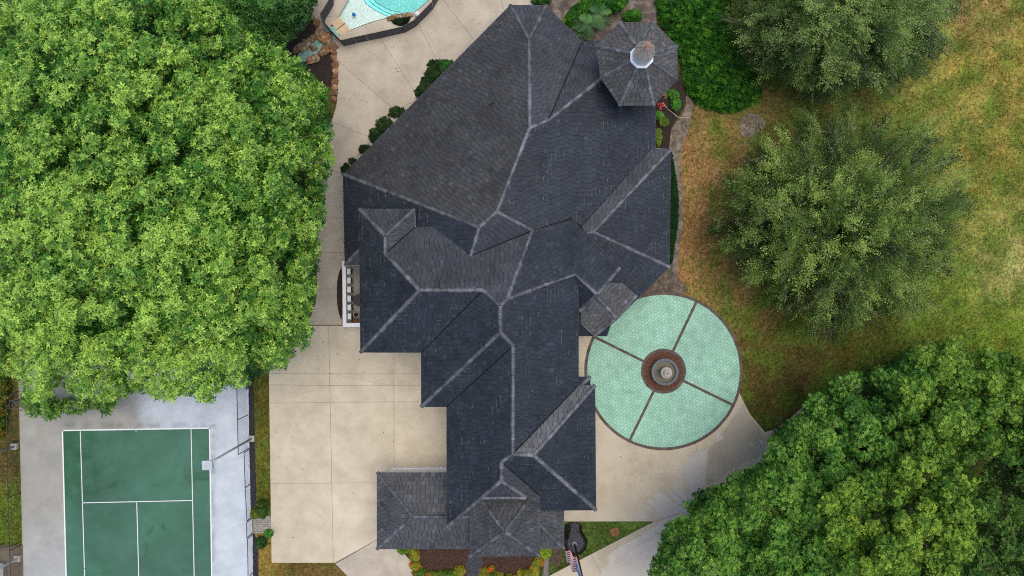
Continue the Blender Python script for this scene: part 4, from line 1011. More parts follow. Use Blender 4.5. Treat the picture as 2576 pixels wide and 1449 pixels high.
# ------------------------------------------------------------------ flag pole and flag
(fx, fy), = z8((632, 1140)); fp = empty('flagpole', W(fx, fy, 0.05)); tag(fp, 'tall black flagpole rising from the keyhole rock bed', 'flagpole')
mb = MB(); mb.lathe([(.16, 0), (.16, .06), (.08, .12), (.07, .2)], 20); mb.build('base_collar', M['galv'], fp)
mb = MB(); mb.tube([(0, 0, .1), (0, 0, 9.0)], [.075, .045], 12); mb.build('shaft', M['black'], fp, True)
mb = MB(); mb.lathe([(0, -.09), (.07, -.05), (.09, 0), (.07, .05), (0, .09)], 14, (0, 0, 9.08)); mb.build('ball_finial', M['galv'], fp, True)
# flag hanging in folds: hoist along the pole, stripes as geometry
base_p = Vector(fp.location); nS, nU = 13, 36
ht, hb = 6.3, 4.9
fd = Vector((-0.75, 0.12, 0)).normalized(); fn = Vector((-fd.y, fd.x, 0))
def flagpt(u, v):   # u along the fly, v down the hoist
    drop = 3.0 * u ** 1.15; out_ = 0.95 * u - .05 * u * u
    fold = 0.13 * math.sin(u * 13 + v * 1.8) * min(1, u * 4)
    return base_p + fd * (0.07 + out_ + 0.22 * (v - .5) * u) + fn * (fold - .75 * v * min(1, u * 3)) + Vector((0, 0, ht - (ht - hb) * v - drop * (0.55 + .25 * (1 - v))))
RED, WHT, NAVY = lin(172, 40, 60)[:3], (.8, .8, .8), lin(86, 112, 168)[:3]
flag = empty('flag', base_p + Vector((0, 0, ht))); tag(flag, 'red and white striped flag with blue canton hanging from the flagpole', 'flag')
M['cloth'] = pmat('flag_cloth', [gray(.94), gray(1.0)], 3, .8, attr=True)
for s_ in range(nS):
    mb = MB(); vs_, fs = [], []; lo = int(nU * .4) if s_ < 7 else 0
    for i in range(lo, nU + 1):
        for v_ in (s_ / nS, (s_ + 1) / nS): vs_.append(flagpt(i / nU, v_) - Vector(flag.location))
    for i in range(nU - lo): fs.append((2 * i, 2 * i + 1, 2 * i + 3, 2 * i + 2))
    mb.add(vs_, fs, RED if s_ % 2 == 0 else WHT); mb.build('stripe', M['cloth'], flag)
mb = MB(); vs_, fs = [], []; nv_ = 10; nu_ = int(nU * .4)
for i in range(nu_ + 1):
    for j_ in range(nv_ + 1): vs_.append(flagpt(i / nU, j_ / nv_ * 7 / nS) - Vector(flag.location))
for i in range(nu_):
    for j_ in range(nv_): fs.append((i * (nv_ + 1) + j_, i * (nv_ + 1) + j_ + 1, (i + 1) * (nv_ + 1) + j_ + 1, (i + 1) * (nv_ + 1) + j_))
mb.add(vs_, fs, NAVY); canton = mb.build('canton', M['cloth'], flag)
mb = MB()
for i in range(9):
    for j_ in range(6 if i % 2 == 0 else 5):
        u = .4 * ((j_ + .5) / 6 if i % 2 == 0 else (j_ + 1) / 6); v_ = (i + .7) / 9.6 * 7 / nS
        p_ = flagpt(u, v_) - Vector(flag.location); a_ = (flagpt(u + .01, v_) - flagpt(u, v_)).normalized(); b_ = (flagpt(u, v_ + .01) - flagpt(u, v_)).normalized(); n3 = a_.cross(b_) * .004
        for sg in (1, -1):
            pts = [p_ + n3 * sg + (a_ * math.sin(k * math.pi / 5) + b_ * -math.cos(k * math.pi / 5)) * (.032 if k % 2 == 0 else .013) for k in range(10)]
            mb.add(pts, [tuple(range(10))], WHT)
st_o = mb.build('stars', M['cloth'], canton); tag(st_o, kind='stuff')

# ------------------------------------------------------------------ beds
M['blackrock'] = pmat('black_lava_rock', [lin(34, 34, 38), lin(58, 58, 64), lin(96, 96, 104)], 9.0, .9, 1.0, 14, fine=.35)
def z7(*p): return [((1400 + x / 2.415) / 1.5652, (1668 + y / 2.415) / 1.5652) for x, y in p]
sheet('rock_bed_rim', jagged(smoothpoly(z7((1985, 940), (2150, 940), (2150, 1020), (2205, 1110), (2195, 1190), (2140, 1245), (2060, 1260), (2000, 1220), (1983, 1130)), 1), .6, 4, 2), 0.05, M['soil'], None, 0.04, 'structure', 'dark planted rim of the keyhole rock bed')
sheet('rock_bed', jagged(smoothpoly(z7((2050, 940), (2122, 940), (2125, 1040), (2165, 1110), (2168, 1170), (2130, 1215), (2070, 1222), (2020, 1190), (2012, 1120), (2045, 1050)), 2), .4, 4, 5), 0.09, M['blackrock'], None, 0.05, 'structure', 'keyhole bed of black rock around the flagpole')
sheet('front_bed', jagged(z7((370, 1150), (1840, 1150), (1840, 1240), (1790, 1260), (1790, 1330), (1740, 1560), (600, 1560), (560, 1400), (500, 1290)), .8, 6, 6), 0.07, M['mulch'], None, 0.05, 'structure', 'brown bark mulch bed along the front of the house')
sheet('rock_path', jagged(smoothpoly(z7((1090, 1200), (1180, 1200), (1215, 1330), (1180, 1400), (1190, 1560), (1040, 1560), (1060, 1400), (1050, 1310)), 1), .8, 4, 7), 0.10, M['blackrock'], None, 0.05, 'structure', 'black rock path through the mulch bed')
sheet('edging_walk', z7((1795, 1240), (1838, 1240), (1830, 1560), (1780, 1560)), 0.10, pmat('grey_edging', [lin(92, 86, 80), lin(128, 120, 112)], 2, .9, .3, 30, fine=.15), None, 0.08, 'structure', 'grey concrete edging strip beside the mulch bed')
sheet('bare_soil', jagged(z7((1835, 1190), (1960, 1190), (1975, 1290), (1920, 1370), (1840, 1330)), 1.5, 4, 8), 0.03, pmat('leafy_soil', [lin(64, 52, 40), lin(96, 80, 62)], 4, .95, .6, 14, fine=.3), None, 0.03, 'structure', 'bare patch of soil beside the edging strip')
(qx, qy), = z8((1015, 1030)); sheet('soil_mound', jagged(smoothpoly([(qx - 13, qy - 10), (qx + 12, qy - 12), (qx + 13, qy + 4), (qx + 3, qy + 14), (qx - 10, qy + 8)], 2), .8, 3, 3), 0.05, pmat('ant_mound', [lin(110, 74, 46), lin(140, 98, 62)], 5, .95, .8, 12, fine=.25), None, 0.04, 'structure', 'bare orange brown patch in the front lawn triangle')
def z4(*p): return [(1277.8 + .26456 * x, 319.4 + .26456 * y) for x, y in p]
sheet('dirt_path', jagged([(1727, 215), (1735, 225), (1743, 265), (1738, 300), (1730, 330), (1714, 372)] + z4((1650, 300), (1650, 500), (1660, 700), (1660, 950), (1630, 1150), (1610, 1400), (1640, 1500), (1700, 1570), (1560, 1600), (1440, 1560), (1540, 1340), (1580, 1150), (1620, 900), (1625, 700), (1600, 500), (1555, 250)) + [(1685, 383), (1684, 328), (1711, 299), (1725, 265)], 1.6, 5, 12), 0.035, M['sand'], None, 0.03, 'structure', 'pale sandy dirt path curving along the east side')
sheet('side_bed', jagged([(1640, 190), (1705, 190), (1727, 225), (1720, 270), (1690, 320), (1683, 380), (1640, 380)], 1.2, 5, 13), 0.045, M['soil'], None, 0.03, 'structure', 'dark soil bed below the tower')
sheet('hedge_bed', [(1660, 378), (1690, 385), (1701, 452), (1707, 505), (1705, 558), (1696, 624), (1690, 663), (1660, 670)], 0.05, M['soil'], None, 0.04, 'structure', 'narrow soil bed along the east wall')
sheet('north_bed', jagged([(1353, -60), (1660, -60), (1650, 60), (1600, 130), (1440, 130), (1360, 20)], 2, 6, 14), 0.04, pmat('bare_dirt', [lin(66, 56, 50), lin(92, 80, 72), lin(140, 128, 116)], 1.3, .95, .6, 16, fine=.25), None, 0.04, 'structure', 'bare dirt bed north of the house')
sheet('porch_soil', jagged(z4((1400, 1380), (1560, 1300), (1620, 1420), (1720, 1560), (1580, 1620), (1250, 1640)), 1.5, 5, 15), 0.042, pmat('leaf_strewn_soil', [lin(62, 52, 44), lin(96, 84, 72), lin(128, 114, 100)], 2.5, .95, .6, 16, fine=.3), None, 0.03, 'structure', 'leaf strewn soil between the porch and the lawn')
def z3(*p): return [(798.6 + .26456 * x, 351.4 + .26456 * y) for x, y in p]
sheet('gravel_bed', smoothpoly(z1((1455, 565), (1440, 620), (1400, 740), (1340, 860), (1290, 930), (1220, 990), (1090, 1040), (1000, 1110), (930, 1170), (860, 1310), (770, 1449)) + z3((360, 160), (225, 260), (225, 380), (420, 420)) + [(1000, 400), (1180, 215)] + z1((1760, 620), (1560, 550)), 1), 0.125, M['gravel'], None, 0.05, 'structure', 'pale gravel bed between the pool deck and the wall')
sheet('corner_pad', [(-60, 1372), (57, 1372), (60, 1520), (-60, 1520)], 0.07, M['joint'], None, 0.05, 'structure', 'tan concrete pad at the lower corner of the court')
fence_run('corner_fence', 'dark metal fence across the end of the tan corner pad', [(-40, 1366), (10, 1366), (52, 1362)], 1.0)
blk = empty('paver_stack', W(5, 1430, 0.07)); tag(blk, 'grey stacked block at the lower corner beside the white pole', 'block')
for i in range(3):
    for j_ in range(4):
        mb = MB(); mb.box(-.7 + i * .36, -.9 + j_ * .36, 0, -.36 + i * .36, -.56 + j_ * .36, .35 + .02 * ((i + j_) % 2)); mb.build('block', M['paver'], blk)
# garden hose
hp = smoothpoly([(1668, 258), (1679, 275), (1692, 283), (1703, 294), (1713, 297), (1736, 297)], 2, False); mb = MB(); mb.tube([W(x, y, .08) for x, y in hp], .03, 6); tag(mb.build('garden_hose', pmat('pale_hose', [lin(176, 164, 120), lin(196, 184, 142)], 3, .5), None, True), 'pale yellow garden hose lying across the side bed', 'hose')
sheet('bare_patch', jagged(smoothpoly([(1860, 300), (1885, 282), (1915, 292), (1930, 315), (1905, 335), (1880, 350), (1862, 335)], 1), 3.5, 4, 31), 0.03, M['sand'], None, 0.03, 'structure', 'small pale bare patch of sand in the lawn')
# driveway fallen leaves
lv, lf, lc = [], [], []
for (x, y) in [(849, 890), (832, 940), (917, 935), (882, 1040), (904, 905), (812, 860), (817, 842), (990, 1110), (870, 1190), (760, 1180), (735, 1100), (805, 1300), (1010, 1170), (930, 960), (890, 1240), (1060, 1155), (700, 1150), (1000, 180), (930, 130), (1120, 40), (1205, 60), (880, 250), (905, 270), (990, 120), (1515, 1235), (1600, 1200), (1560, 1150)] + [(random.uniform(690, 1110), random.uniform(900, 1400)) for _ in range(8)] + [(random.uniform(860, 1180), random.uniform(30, 300)) for _ in range(8)] + [(random.uniform(200, 600), random.uniform(1090, 1440)) for _ in range(6)]:
    p_ = W(x, y, .115); t_ = random.uniform(0, 6.28); s_ = random.uniform(.035, .075); n_ = len(lv)
    for a_, r_ in ((0, 1), (1.3, .5), (3.14, 1), (4.98, .5)): lv.append((p_.x + s_ * r_ * math.cos(t_ + a_), p_.y + s_ * r_ * math.sin(t_ + a_), .113 + random.uniform(0, .02)))
    lf.append((n_, n_ + 1, n_ + 2, n_ + 3)); c_ = random.choice([lin(110, 84, 58), lin(130, 84, 50), lin(92, 74, 56), lin(150, 100, 60)])[:3]; lc += [c_] * 4
tag(link('fallen_leaves', np_mesh('fallen_leaves', lv, lf, lc), None, M['grass']), 'scattered brown fallen leaves on the concrete', 'leaves', kind='stuff')
# ------------------------------------------------------------------ vegetation
def unit(v): return v / (np.linalg.norm(v, axis=-1, keepdims=True) + 1e-9)
def leaves_geo(P, D, N, L, Wd, C, curl=0.12, two=True):
    "leaf blades: base P, direction D, normal N, length L, width Wd (arrays) -> verts, faces, cols"
    n = len(P); S = unit(np.cross(D, N)); L = np.broadcast_to(L, (n,))[:, None]; Wd = np.broadcast_to(Wd, (n,))[:, None]
    if two:
        tip = P + D * L - N * L * curl; l1 = P + D * L * .3 + S * Wd * .42 + N * Wd * .16; l2 = P + D * L * .68 + S * Wd * .40 + N * Wd * .12 - N * L * curl * .4
        r1 = P + D * L * .3 - S * Wd * .42 + N * Wd * .16; r2 = P + D * L * .68 - S * Wd * .40 + N * Wd * .12 - N * L * curl * .4
        v = np.stack([P, l1, l2, tip, r2, r1], 1).reshape(-1, 3); b = np.arange(n)[:, None] * 6
        f = np.concatenate([b + np.array([0, 3, 2, 1]), b + np.array([0, 5, 4, 3])], 0); c = np.repeat(C, 6, 0)
    else:
        v = np.stack([P, P + D * L * .5 + S * Wd * .5, P + D * L - N * L * curl, P + D * L * .5 - S * Wd * .5], 1).reshape(-1, 3)
        f = np.arange(n * 4).reshape(n, 4); c = np.repeat(C, 4, 0)
    return v, f, c
def join(parts):
    vs_, fs, cs = [], [], []; o = 0
    for v, f, c in parts: vs_.append(v); fs.append(f + o); cs.append(c); o += len(v)
    return np.concatenate(vs_), np.concatenate(fs), np.concatenate(cs)
def px2w(px, py, z): return np.stack([(px - CX) * (H - z) / F, (CY - py) * (H - z) / F, z], -1)
def sample_poly(poly, n, r):
    xs_ = [p[0] for p in poly]; ys_ = [p[1] for p in poly]; X, Y = np.empty(0), np.empty(0)
    while len(X) < n:
        x = r.uniform(min(xs_), max(xs_), n); y = r.uniform(min(ys_), max(ys_), n); k = inpoly(x, y, poly); X = np.concatenate([X, x[k]]); Y = np.concatenate([Y, y[k]])
    return X[:n], Y[:n]
def rosettes(C, A, k, L, Wd, col, r, tilt=(0.05, 0.7), two=True):
    n = len(C); A = unit(A); ref = np.where(np.abs(A[:, 2:3]) < .9, np.array([[0, 0, 1.]]), np.array([[1., 0, 0]])); U = unit(np.cross(A, ref)); Vv = np.cross(A, U)
    ph = r.uniform(0, 6.28, (n, 1)) + np.arange(k)[None, :] * (6.283 / k) + r.normal(0, .25, (n, k)); el = r.uniform(tilt[0], tilt[1], (n, k))
    rad = U[:, None] * np.cos(ph)[..., None] + Vv[:, None] * np.sin(ph)[..., None]
    D = rad * np.cos(el)[..., None] + A[:, None] * np.sin(el)[..., None]; N = A[:, None] * np.cos(el)[..., None] - rad * np.sin(el)[..., None]
    D = unit(D + r.normal(0, .12, D.shape)); N = unit(N - D * (N * D).sum(-1, keepdims=True)); D = D.reshape(-1, 3); N = N.reshape(-1, 3)
    P = np.repeat(C, k, 0) + D * (L * .12); LL = L * r.uniform(.7, 1.2, n * k); cc = np.repeat(col, k, 0) * r.normal(1, .13, (n * k, 1)).clip(.6, 1.5)
    return leaves_geo(P, D, N, LL, LL * (Wd / L), cc, two=two)
def limbs_mesh(trunk, tips, r0, r, h_fork):
    mb = MB(); base = Vector(trunk); top = base + Vector((0, 0, h_fork)); mb.tube([base, base + Vector((0, 0, h_fork * .5)) + Vector((r.normal(0, .1), r.normal(0, .1), 0)), top], [r0, r0 * .8, r0 * .7], 10)
    for tp in tips:
        tp = Vector(tp); mid = top.lerp(tp, .5) + Vector((r.normal(0, .3), r.normal(0, .3), .4)); mb.tube([top - Vector((0, 0, r.uniform(0, h_fork * .25))), top.lerp(mid, .5) + Vector((0, 0, .2)), mid, mid.lerp(tp, .55) + Vector((r.normal(0, .12), r.normal(0, .12), 0)), tp], [r0 * .45, r0 * .36, r0 * .22, r0 * .12, .015], 6)
    return mb
def mixcol(lo, mid, hi, t):
    t = np.clip(t, 0, 1)[:, None]; lo, mid, hi = (np.array(lin(*q)[:3]) for q in (lo, mid, hi))
    return np.where(t < .5, lo + (mid - lo) * (t * 2), mid + (hi - mid) * (t * 2 - 1))

def lump_surface(px, py, cl):
    "height of a clumpy canopy: best of many half balls; cl = (x, y, r px, z rise m)"
    best = np.full(px.shape, -9.0); who = np.zeros(px.shape, int); out = np.zeros(px.shape + (2,))
    for i, (x, y, rr, h) in enumerate(cl):
        d2 = ((px - x) ** 2 + (py - y) ** 2) / (rr * rr); k = d2 < 1; hh = np.where(k, h * np.sqrt(np.clip(1 - d2, 0, 1)), -9)
        b = hh > best; best = np.where(b, hh, best); who = np.where(b, i, who); out[b] = np.stack([(px - x) / rr, (py - y) / rr], -1)[b]
    return best, who, out

def broad_tree(name, label, poly, z0, z1, dome, n_cl, rcl, rise, n_ros, k, L, Wd, cols, seed, trunk_px, layers=.55, h_fork=3.0, yellow=None, group=None, two=True, r0=.45, edge=1.0, gapz=1.1, outer=None, holes=()):
    r = np.random.default_rng(seed); t = empty(name, W(*trunk_px, 0)); tag(t, label, 'tree', group); org = np.array(t.location)
    cx, cy = sample_poly(poly, n_cl, r); keep = []
    for i in range(n_cl):
        if all((cx[i] - cx[j]) ** 2 + (cy[i] - cy[j]) ** 2 > (rcl[0] * .62) ** 2 for j in keep): keep.append(i)
    cl = [(cx[i], cy[i], r.uniform(*rcl), rise * r.uniform(.6, 1.3)) for i in keep]; clr = r.uniform(-.16, .16, len(cl))
    px, py = sample_poly(poly, n_ros, r); d = edgedist(px, py, outer or poly)
    lump, who, nd = lump_surface(px, py, cl)
    dome_z = z0 + (z1 - z0) * (1 - np.exp(-d / dome)); miss = lump < -1
    lump = np.where(miss, -r.uniform(.1, gapz, n_ros), lump); dep = r.exponential(layers, n_ros)
    z = dome_z + lump - np.minimum(dep, 2.2)
    # edges hang down
    low = (d < 22) & (r.random(n_ros) < .35); z = np.where(low, z - r.uniform(0, 1.8, n_ros) * edge, z)
    px = px + r.normal(0, 3, n_ros); py = py + r.normal(0, 3, n_ros); P = px2w(px, py, z)
    for hx_, hy_, hr_ in holes: z = np.where(np.hypot(px - hx_, (py - hy_) * 1.2) < hr_ * (1 + .35 * snoise(px, py, 25, 4)), np.minimum(z, r.uniform(.3, 2.0, n_ros)), z)
    P = px2w(px, py, z); g = np.stack([nd[:, 0], -nd[:, 1], np.full(n_ros, .75)], -1); g[miss] = [0, 0, 1]; A = unit(g + r.normal(0, .28, g.shape))
    tone = .44 + clr[who] + .32 * np.clip(lump / (rise + .01), -.6, 1) - .16 * dep + r.normal(0, .19, n_ros)  # crown shading painted into leaf colour: paler clump tops, darker deep inside
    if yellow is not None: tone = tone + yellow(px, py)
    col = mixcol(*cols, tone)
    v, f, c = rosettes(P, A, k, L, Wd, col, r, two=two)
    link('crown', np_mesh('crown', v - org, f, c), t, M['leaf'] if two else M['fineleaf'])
    tips = [Vector(px2w(np.array([x]), np.array([y]), np.array([z0 + (z1 - z0) * .7]))[0]) - t.location for x, y, _, _ in cl[::max(1, len(cl) // 60)]]
    limbs_mesh((0, 0, 0), tips, r0, r, h_fork).build('trunk', M['bark'], t, True)
    return t

# the big glossy-leaved tree that fills the west side
BIG = [(-120, -90), (560, -90), (566, 20), (600, 70), (700, 110), (760, 160), (795, 200), (826, 228), (822, 275), (838, 330), (828, 372), (842, 400), (822, 440), (812, 500), (818, 545), (800, 600), (802, 650), (792, 700), (790, 740), (776, 790), (784, 850), (762, 880), (735, 875), (738, 915), (700, 925), (672, 935), (640, 950), (628, 975), (590, 965), (545, 985), (540, 1012), (500, 1010), (470, 985), (440, 1005), (400, 1008), (370, 985), (340, 985), (300, 1000), (262, 1010), (215, 1012), (170, 985), (150, 960), (110, 1010), (66, 1012), (52, 950), (20, 940), (-120, 930)]
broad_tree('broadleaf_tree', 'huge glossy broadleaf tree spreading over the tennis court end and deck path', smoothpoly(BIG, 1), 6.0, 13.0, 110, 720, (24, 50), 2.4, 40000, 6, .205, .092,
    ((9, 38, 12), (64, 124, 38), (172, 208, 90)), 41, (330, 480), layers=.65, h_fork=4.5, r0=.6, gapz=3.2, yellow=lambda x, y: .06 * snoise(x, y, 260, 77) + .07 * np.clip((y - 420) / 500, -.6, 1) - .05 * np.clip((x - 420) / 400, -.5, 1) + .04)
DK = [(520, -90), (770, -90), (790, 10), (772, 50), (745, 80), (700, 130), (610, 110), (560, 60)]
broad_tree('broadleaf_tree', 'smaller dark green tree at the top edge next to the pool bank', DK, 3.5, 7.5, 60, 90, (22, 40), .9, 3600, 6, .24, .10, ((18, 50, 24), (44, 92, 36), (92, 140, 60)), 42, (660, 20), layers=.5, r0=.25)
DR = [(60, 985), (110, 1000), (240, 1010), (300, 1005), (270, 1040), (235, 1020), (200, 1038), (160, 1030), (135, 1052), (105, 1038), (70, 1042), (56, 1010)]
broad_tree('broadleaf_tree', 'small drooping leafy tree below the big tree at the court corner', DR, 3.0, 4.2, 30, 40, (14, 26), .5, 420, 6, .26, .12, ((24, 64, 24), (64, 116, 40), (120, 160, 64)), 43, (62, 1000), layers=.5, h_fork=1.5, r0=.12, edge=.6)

# dense clumpy oaks at the lower right
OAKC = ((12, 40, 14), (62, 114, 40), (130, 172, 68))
OAKU = [(1640, 1560), (1635, 1420), (1650, 1350), (1690, 1310), (1735, 1285), (1745, 1240), (1800, 1215), (1860, 1180), (1925, 1100), (1985, 1060), (2050, 1005), (2110, 965), (2180, 940), (2210, 905), (2300, 875), (2380, 850), (2460, 885), (2560, 900), (2900, 900), (2900, 1800), (1640, 1800)]
def oak(label, poly, z0, z1, n_cl, n_ros, seed, trunk, cols=OAKC, rcl=(24, 52), yel=None):
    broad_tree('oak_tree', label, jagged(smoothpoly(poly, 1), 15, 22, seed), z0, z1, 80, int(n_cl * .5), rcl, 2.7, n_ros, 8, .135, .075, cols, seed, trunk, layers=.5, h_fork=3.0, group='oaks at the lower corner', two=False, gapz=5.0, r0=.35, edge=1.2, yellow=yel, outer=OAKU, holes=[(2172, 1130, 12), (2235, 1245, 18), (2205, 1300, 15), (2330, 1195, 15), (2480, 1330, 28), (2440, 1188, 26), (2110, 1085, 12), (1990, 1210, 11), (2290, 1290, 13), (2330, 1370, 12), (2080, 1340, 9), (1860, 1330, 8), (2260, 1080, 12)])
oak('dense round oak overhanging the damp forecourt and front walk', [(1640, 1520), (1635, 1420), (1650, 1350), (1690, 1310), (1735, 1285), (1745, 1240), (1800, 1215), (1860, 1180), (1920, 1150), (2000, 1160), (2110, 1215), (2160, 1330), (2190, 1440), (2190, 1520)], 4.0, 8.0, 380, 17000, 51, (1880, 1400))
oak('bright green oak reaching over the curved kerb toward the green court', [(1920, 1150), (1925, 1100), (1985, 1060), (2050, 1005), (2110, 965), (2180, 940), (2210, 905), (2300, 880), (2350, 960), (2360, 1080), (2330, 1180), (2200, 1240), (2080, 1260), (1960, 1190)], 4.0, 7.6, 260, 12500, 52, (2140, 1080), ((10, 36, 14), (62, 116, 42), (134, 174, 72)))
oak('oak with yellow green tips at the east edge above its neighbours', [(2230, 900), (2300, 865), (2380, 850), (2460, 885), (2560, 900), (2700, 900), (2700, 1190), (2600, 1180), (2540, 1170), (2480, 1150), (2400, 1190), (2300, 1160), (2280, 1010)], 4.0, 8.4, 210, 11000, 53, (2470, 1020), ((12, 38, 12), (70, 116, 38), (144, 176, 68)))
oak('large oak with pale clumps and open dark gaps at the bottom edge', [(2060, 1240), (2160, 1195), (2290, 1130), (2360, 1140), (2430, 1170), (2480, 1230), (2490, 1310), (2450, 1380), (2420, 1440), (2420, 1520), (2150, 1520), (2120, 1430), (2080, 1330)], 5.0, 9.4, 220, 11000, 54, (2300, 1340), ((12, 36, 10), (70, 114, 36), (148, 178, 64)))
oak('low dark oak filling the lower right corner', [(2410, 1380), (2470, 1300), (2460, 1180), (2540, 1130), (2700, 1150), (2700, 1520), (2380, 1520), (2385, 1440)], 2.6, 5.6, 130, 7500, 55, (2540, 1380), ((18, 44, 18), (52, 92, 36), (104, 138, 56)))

# airy fine-leaved trees on the lawn
def airy_tree(label, center, poly, z0, z1, n_limb, n_spray, seed, cols, trunk):
    r = np.random.default_rng(seed); t = empty('elm_tree', W(*trunk, 0)); tag(t, label, 'tree', 'airy trees on the dry lawn'); org = Vector(t.location)
    # limbs reach from the fork to points spread over the crown
    hx, hy = sample_poly(jagged(poly, 15, 26, seed), n_limb, r); d = edgedist(hx, hy, poly); hz = z0 + (z1 - z0) * (1 - np.exp(-d / 90)) + r.normal(0, .7, n_limb); tips = px2w(hx, hy, hz)
    fork = np.array(W(*trunk, 0)) + np.array([0, 0, 2.2]); mb = MB(); mb.tube([(0, 0, 0), (.05, .03, 1.1), (0, 0, 2.4)], [.34, .27, .24], 10)
    bases = np.repeat(fork[None], n_limb, 0) + r.uniform(0, 1, (n_limb, 1)) * np.array([0, 0, 2.0]); mids = bases + (tips - bases) * .5 + np.stack([r.normal(0, .25, n_limb), r.normal(0, .25, n_limb), r.uniform(-.1, .6, n_limb)], -1)
    for i in range(0, n_limb, 1):
        if i % 6 == 0: mb.tube([Vector(bases[i]) - org, Vector(mids[i]) - org, Vector(tips[i]) - org], [.10, .05, .012], 5, cap=False)
    mb.build('trunk', M['twig'], t, True)
    # sprays of small leaves along the outer half of every limb, pointing outward
    k = r.integers(0, n_limb, n_spray); u = r.beta(2.6, .85, n_spray)
    a = (1 - u)[:, None]; u_ = u[:, None]; base = a * a * bases[k] + 2 * a * u_ * mids[k] + u_ * u_ * tips[k]
    dirv = unit(tips[k] - bases[k]) ; D = unit(dirv + r.normal(0, .52, dirv.shape) * np.array([1, 1, .6]) + np.array([0, 0, .12])); base = base + r.normal(0, .22, base.shape) * np.array([1, 1, .7])
    m = 15; sl = r.uniform(.45, 1.3, n_spray); s = (np.arange(m) + .5) / m
    P = base[:, None] + D[:, None] * (sl[:, None] * s[None, :])[..., None]; side = unit(np.cross(D, np.array([[0, 0, 1.]])) + 1e-6); sg = np.where(np.arange(m) % 2 == 0, 1, -1)
    P = P + side[:, None] * (sg * .035)[None, :, None] + r.normal(0, .035, P.shape) - np.array([0, 0, 1.]) * (s ** 2)[None, :, None] * .12
    LD = unit(D[:, None] * .6 + side[:, None] * sg[None, :, None] * .8 + r.normal(0, .35, P.shape)); N = unit(np.array([0, 0, 1.]) + r.normal(0, .35, P.shape)); N = unit(N - LD * (N * LD).sum(-1, keepdims=True))
    tone = (r.uniform(-.1, .95, n_limb)[k] + r.normal(0, .16, n_spray) + .15 * (base[:, 2] - z0) / (z1 - z0)); col = np.repeat(mixcol(*cols, tone), m, 0) * r.normal(1, .14, (n_spray * m, 1)).clip(.6, 1.5)
    nn = n_spray * m; L = r.uniform(.08, .15, nn)
    v, f, c = leaves_geo(P.reshape(-1, 3), LD.reshape(-1, 3), N.reshape(-1, 3), L, L * .55, col, two=False)
    link('crown', np_mesh('crown', v - np.array(org), f, c), t, M['fineleaf'])
    # bare grey twigs showing between the leaves
    q = r.random(n_spray) < .14; tb, tD, tL = base[q], D[q], sl[q][:, None] * 1.15; sd_ = unit(np.cross(tD, np.array([[0, 0, 1.]]) + r.normal(0, .2, tD.shape))) * .013
    v = np.stack([tb - tD * .3 - sd_, tb - tD * .3 + sd_, tb + tD * tL + sd_ * .4, tb + tD * tL - sd_ * .4], 1).reshape(-1, 3); tw = link('twigs', np_mesh('twigs', v - np.array(org), np.arange(len(v)).reshape(-1, 4), np.ones((len(v), 3))), t, M['twig']); tag(tw, kind='stuff')
M['twig'] = pmat('grey_twig', [lin(112, 104, 92), lin(150, 142, 130)], 5, .9)
ELM = ((28, 48, 14), (82, 110, 40), (150, 174, 84))
airy_tree('airy olive green tree standing in the middle of the dry lawn', (2110, 560), [(1990, 310), (2040, 290), (2120, 280), (2180, 300), (2270, 300), (2380, 300), (2400, 380), (2430, 440), (2440, 520), (2400, 560), (2390, 640), (2360, 700), (2330, 760), (2250, 780), (2200, 830), (2120, 870), (2050, 840), (2010, 830), (1960, 760), (1900, 700), (1860, 640), (1800, 600), (1800, 540), (1820, 480), (1800, 440), (1880, 400), (1900, 350), (1950, 350)], 2.6, 8.5, 300, 16000, 61, ELM, (2050, 590))
airy_tree('airy grey green tree at the top edge beside the bright shrubs', (2120, 60), [(1850, -120), (2440, -120), (2410, 20), (2390, 90), (2350, 150), (2290, 205), (2220, 215), (2160, 232), (2080, 236), (2020, 220), (1960, 200), (1900, 170), (1870, 110), (1850, 60), (1840, 0)], 2.6, 8.0, 250, 14000, 62, ((30, 50, 18), (82, 110, 48), (146, 170, 90)), (2050, 60))

# shrubs, ground cover and small plants
def shrub(name, label, poly, h, n, L, cols, seed, cat='shrub', group=None, stuff=False, tint=None, k=5, stem=True, z0=.05):
    r = np.random.default_rng(seed); cxy = np.mean(np.array(poly), 0); o = W(cxy[0], cxy[1], 0)
    px, py = sample_poly(poly, n, r); d = edgedist(px, py, poly); scale = max(d.max(), 1)
    z = z0 + h * (1 - np.exp(-d / (scale * .35))) * r.uniform(.55, 1.05, n) + .22 * h * snoise(px, py, 22, seed)
    P = px2w(px, py, z); A = unit(np.stack([r.normal(0, .4, n), r.normal(0, .4, n), np.ones(n)], -1)); tone = .45 + .25 * snoise(px, py, 40, seed + 1) + r.normal(0, .16, n); col = mixcol(*cols, tone)
    if tint is not None:
        q = r.random(n) < tint[0]; q &= snoise(px, py, 34, seed + 5) > .1; col[q] = mixcol(*tint[1], r.uniform(-.2, .9, q.sum()))
    v, f, c = rosettes(P, A, k, L, L * .5, col, r, two=False)
    if stuff:
        ob = link(name, np_mesh(name, v, f, c), None, M['fineleaf']); tag(ob, label, cat, kind='stuff'); return ob
    t = empty(name, o); tag(t, label, cat, group); link('foliage', np_mesh('foliage', v - np.array(o), f, c), t, M['fineleaf'])
    mb = MB()
    for _ in range(5): a_ = r.uniform(0, 6.28); mb.tube([(0, 0, 0), (.1 * math.cos(a_), .1 * math.sin(a_), h * .35), (.25 * math.cos(a_), .25 * math.sin(a_), h * .7)], [.03, .02, .01], 5)
    mb.build('stem', M['bark'], t); return t
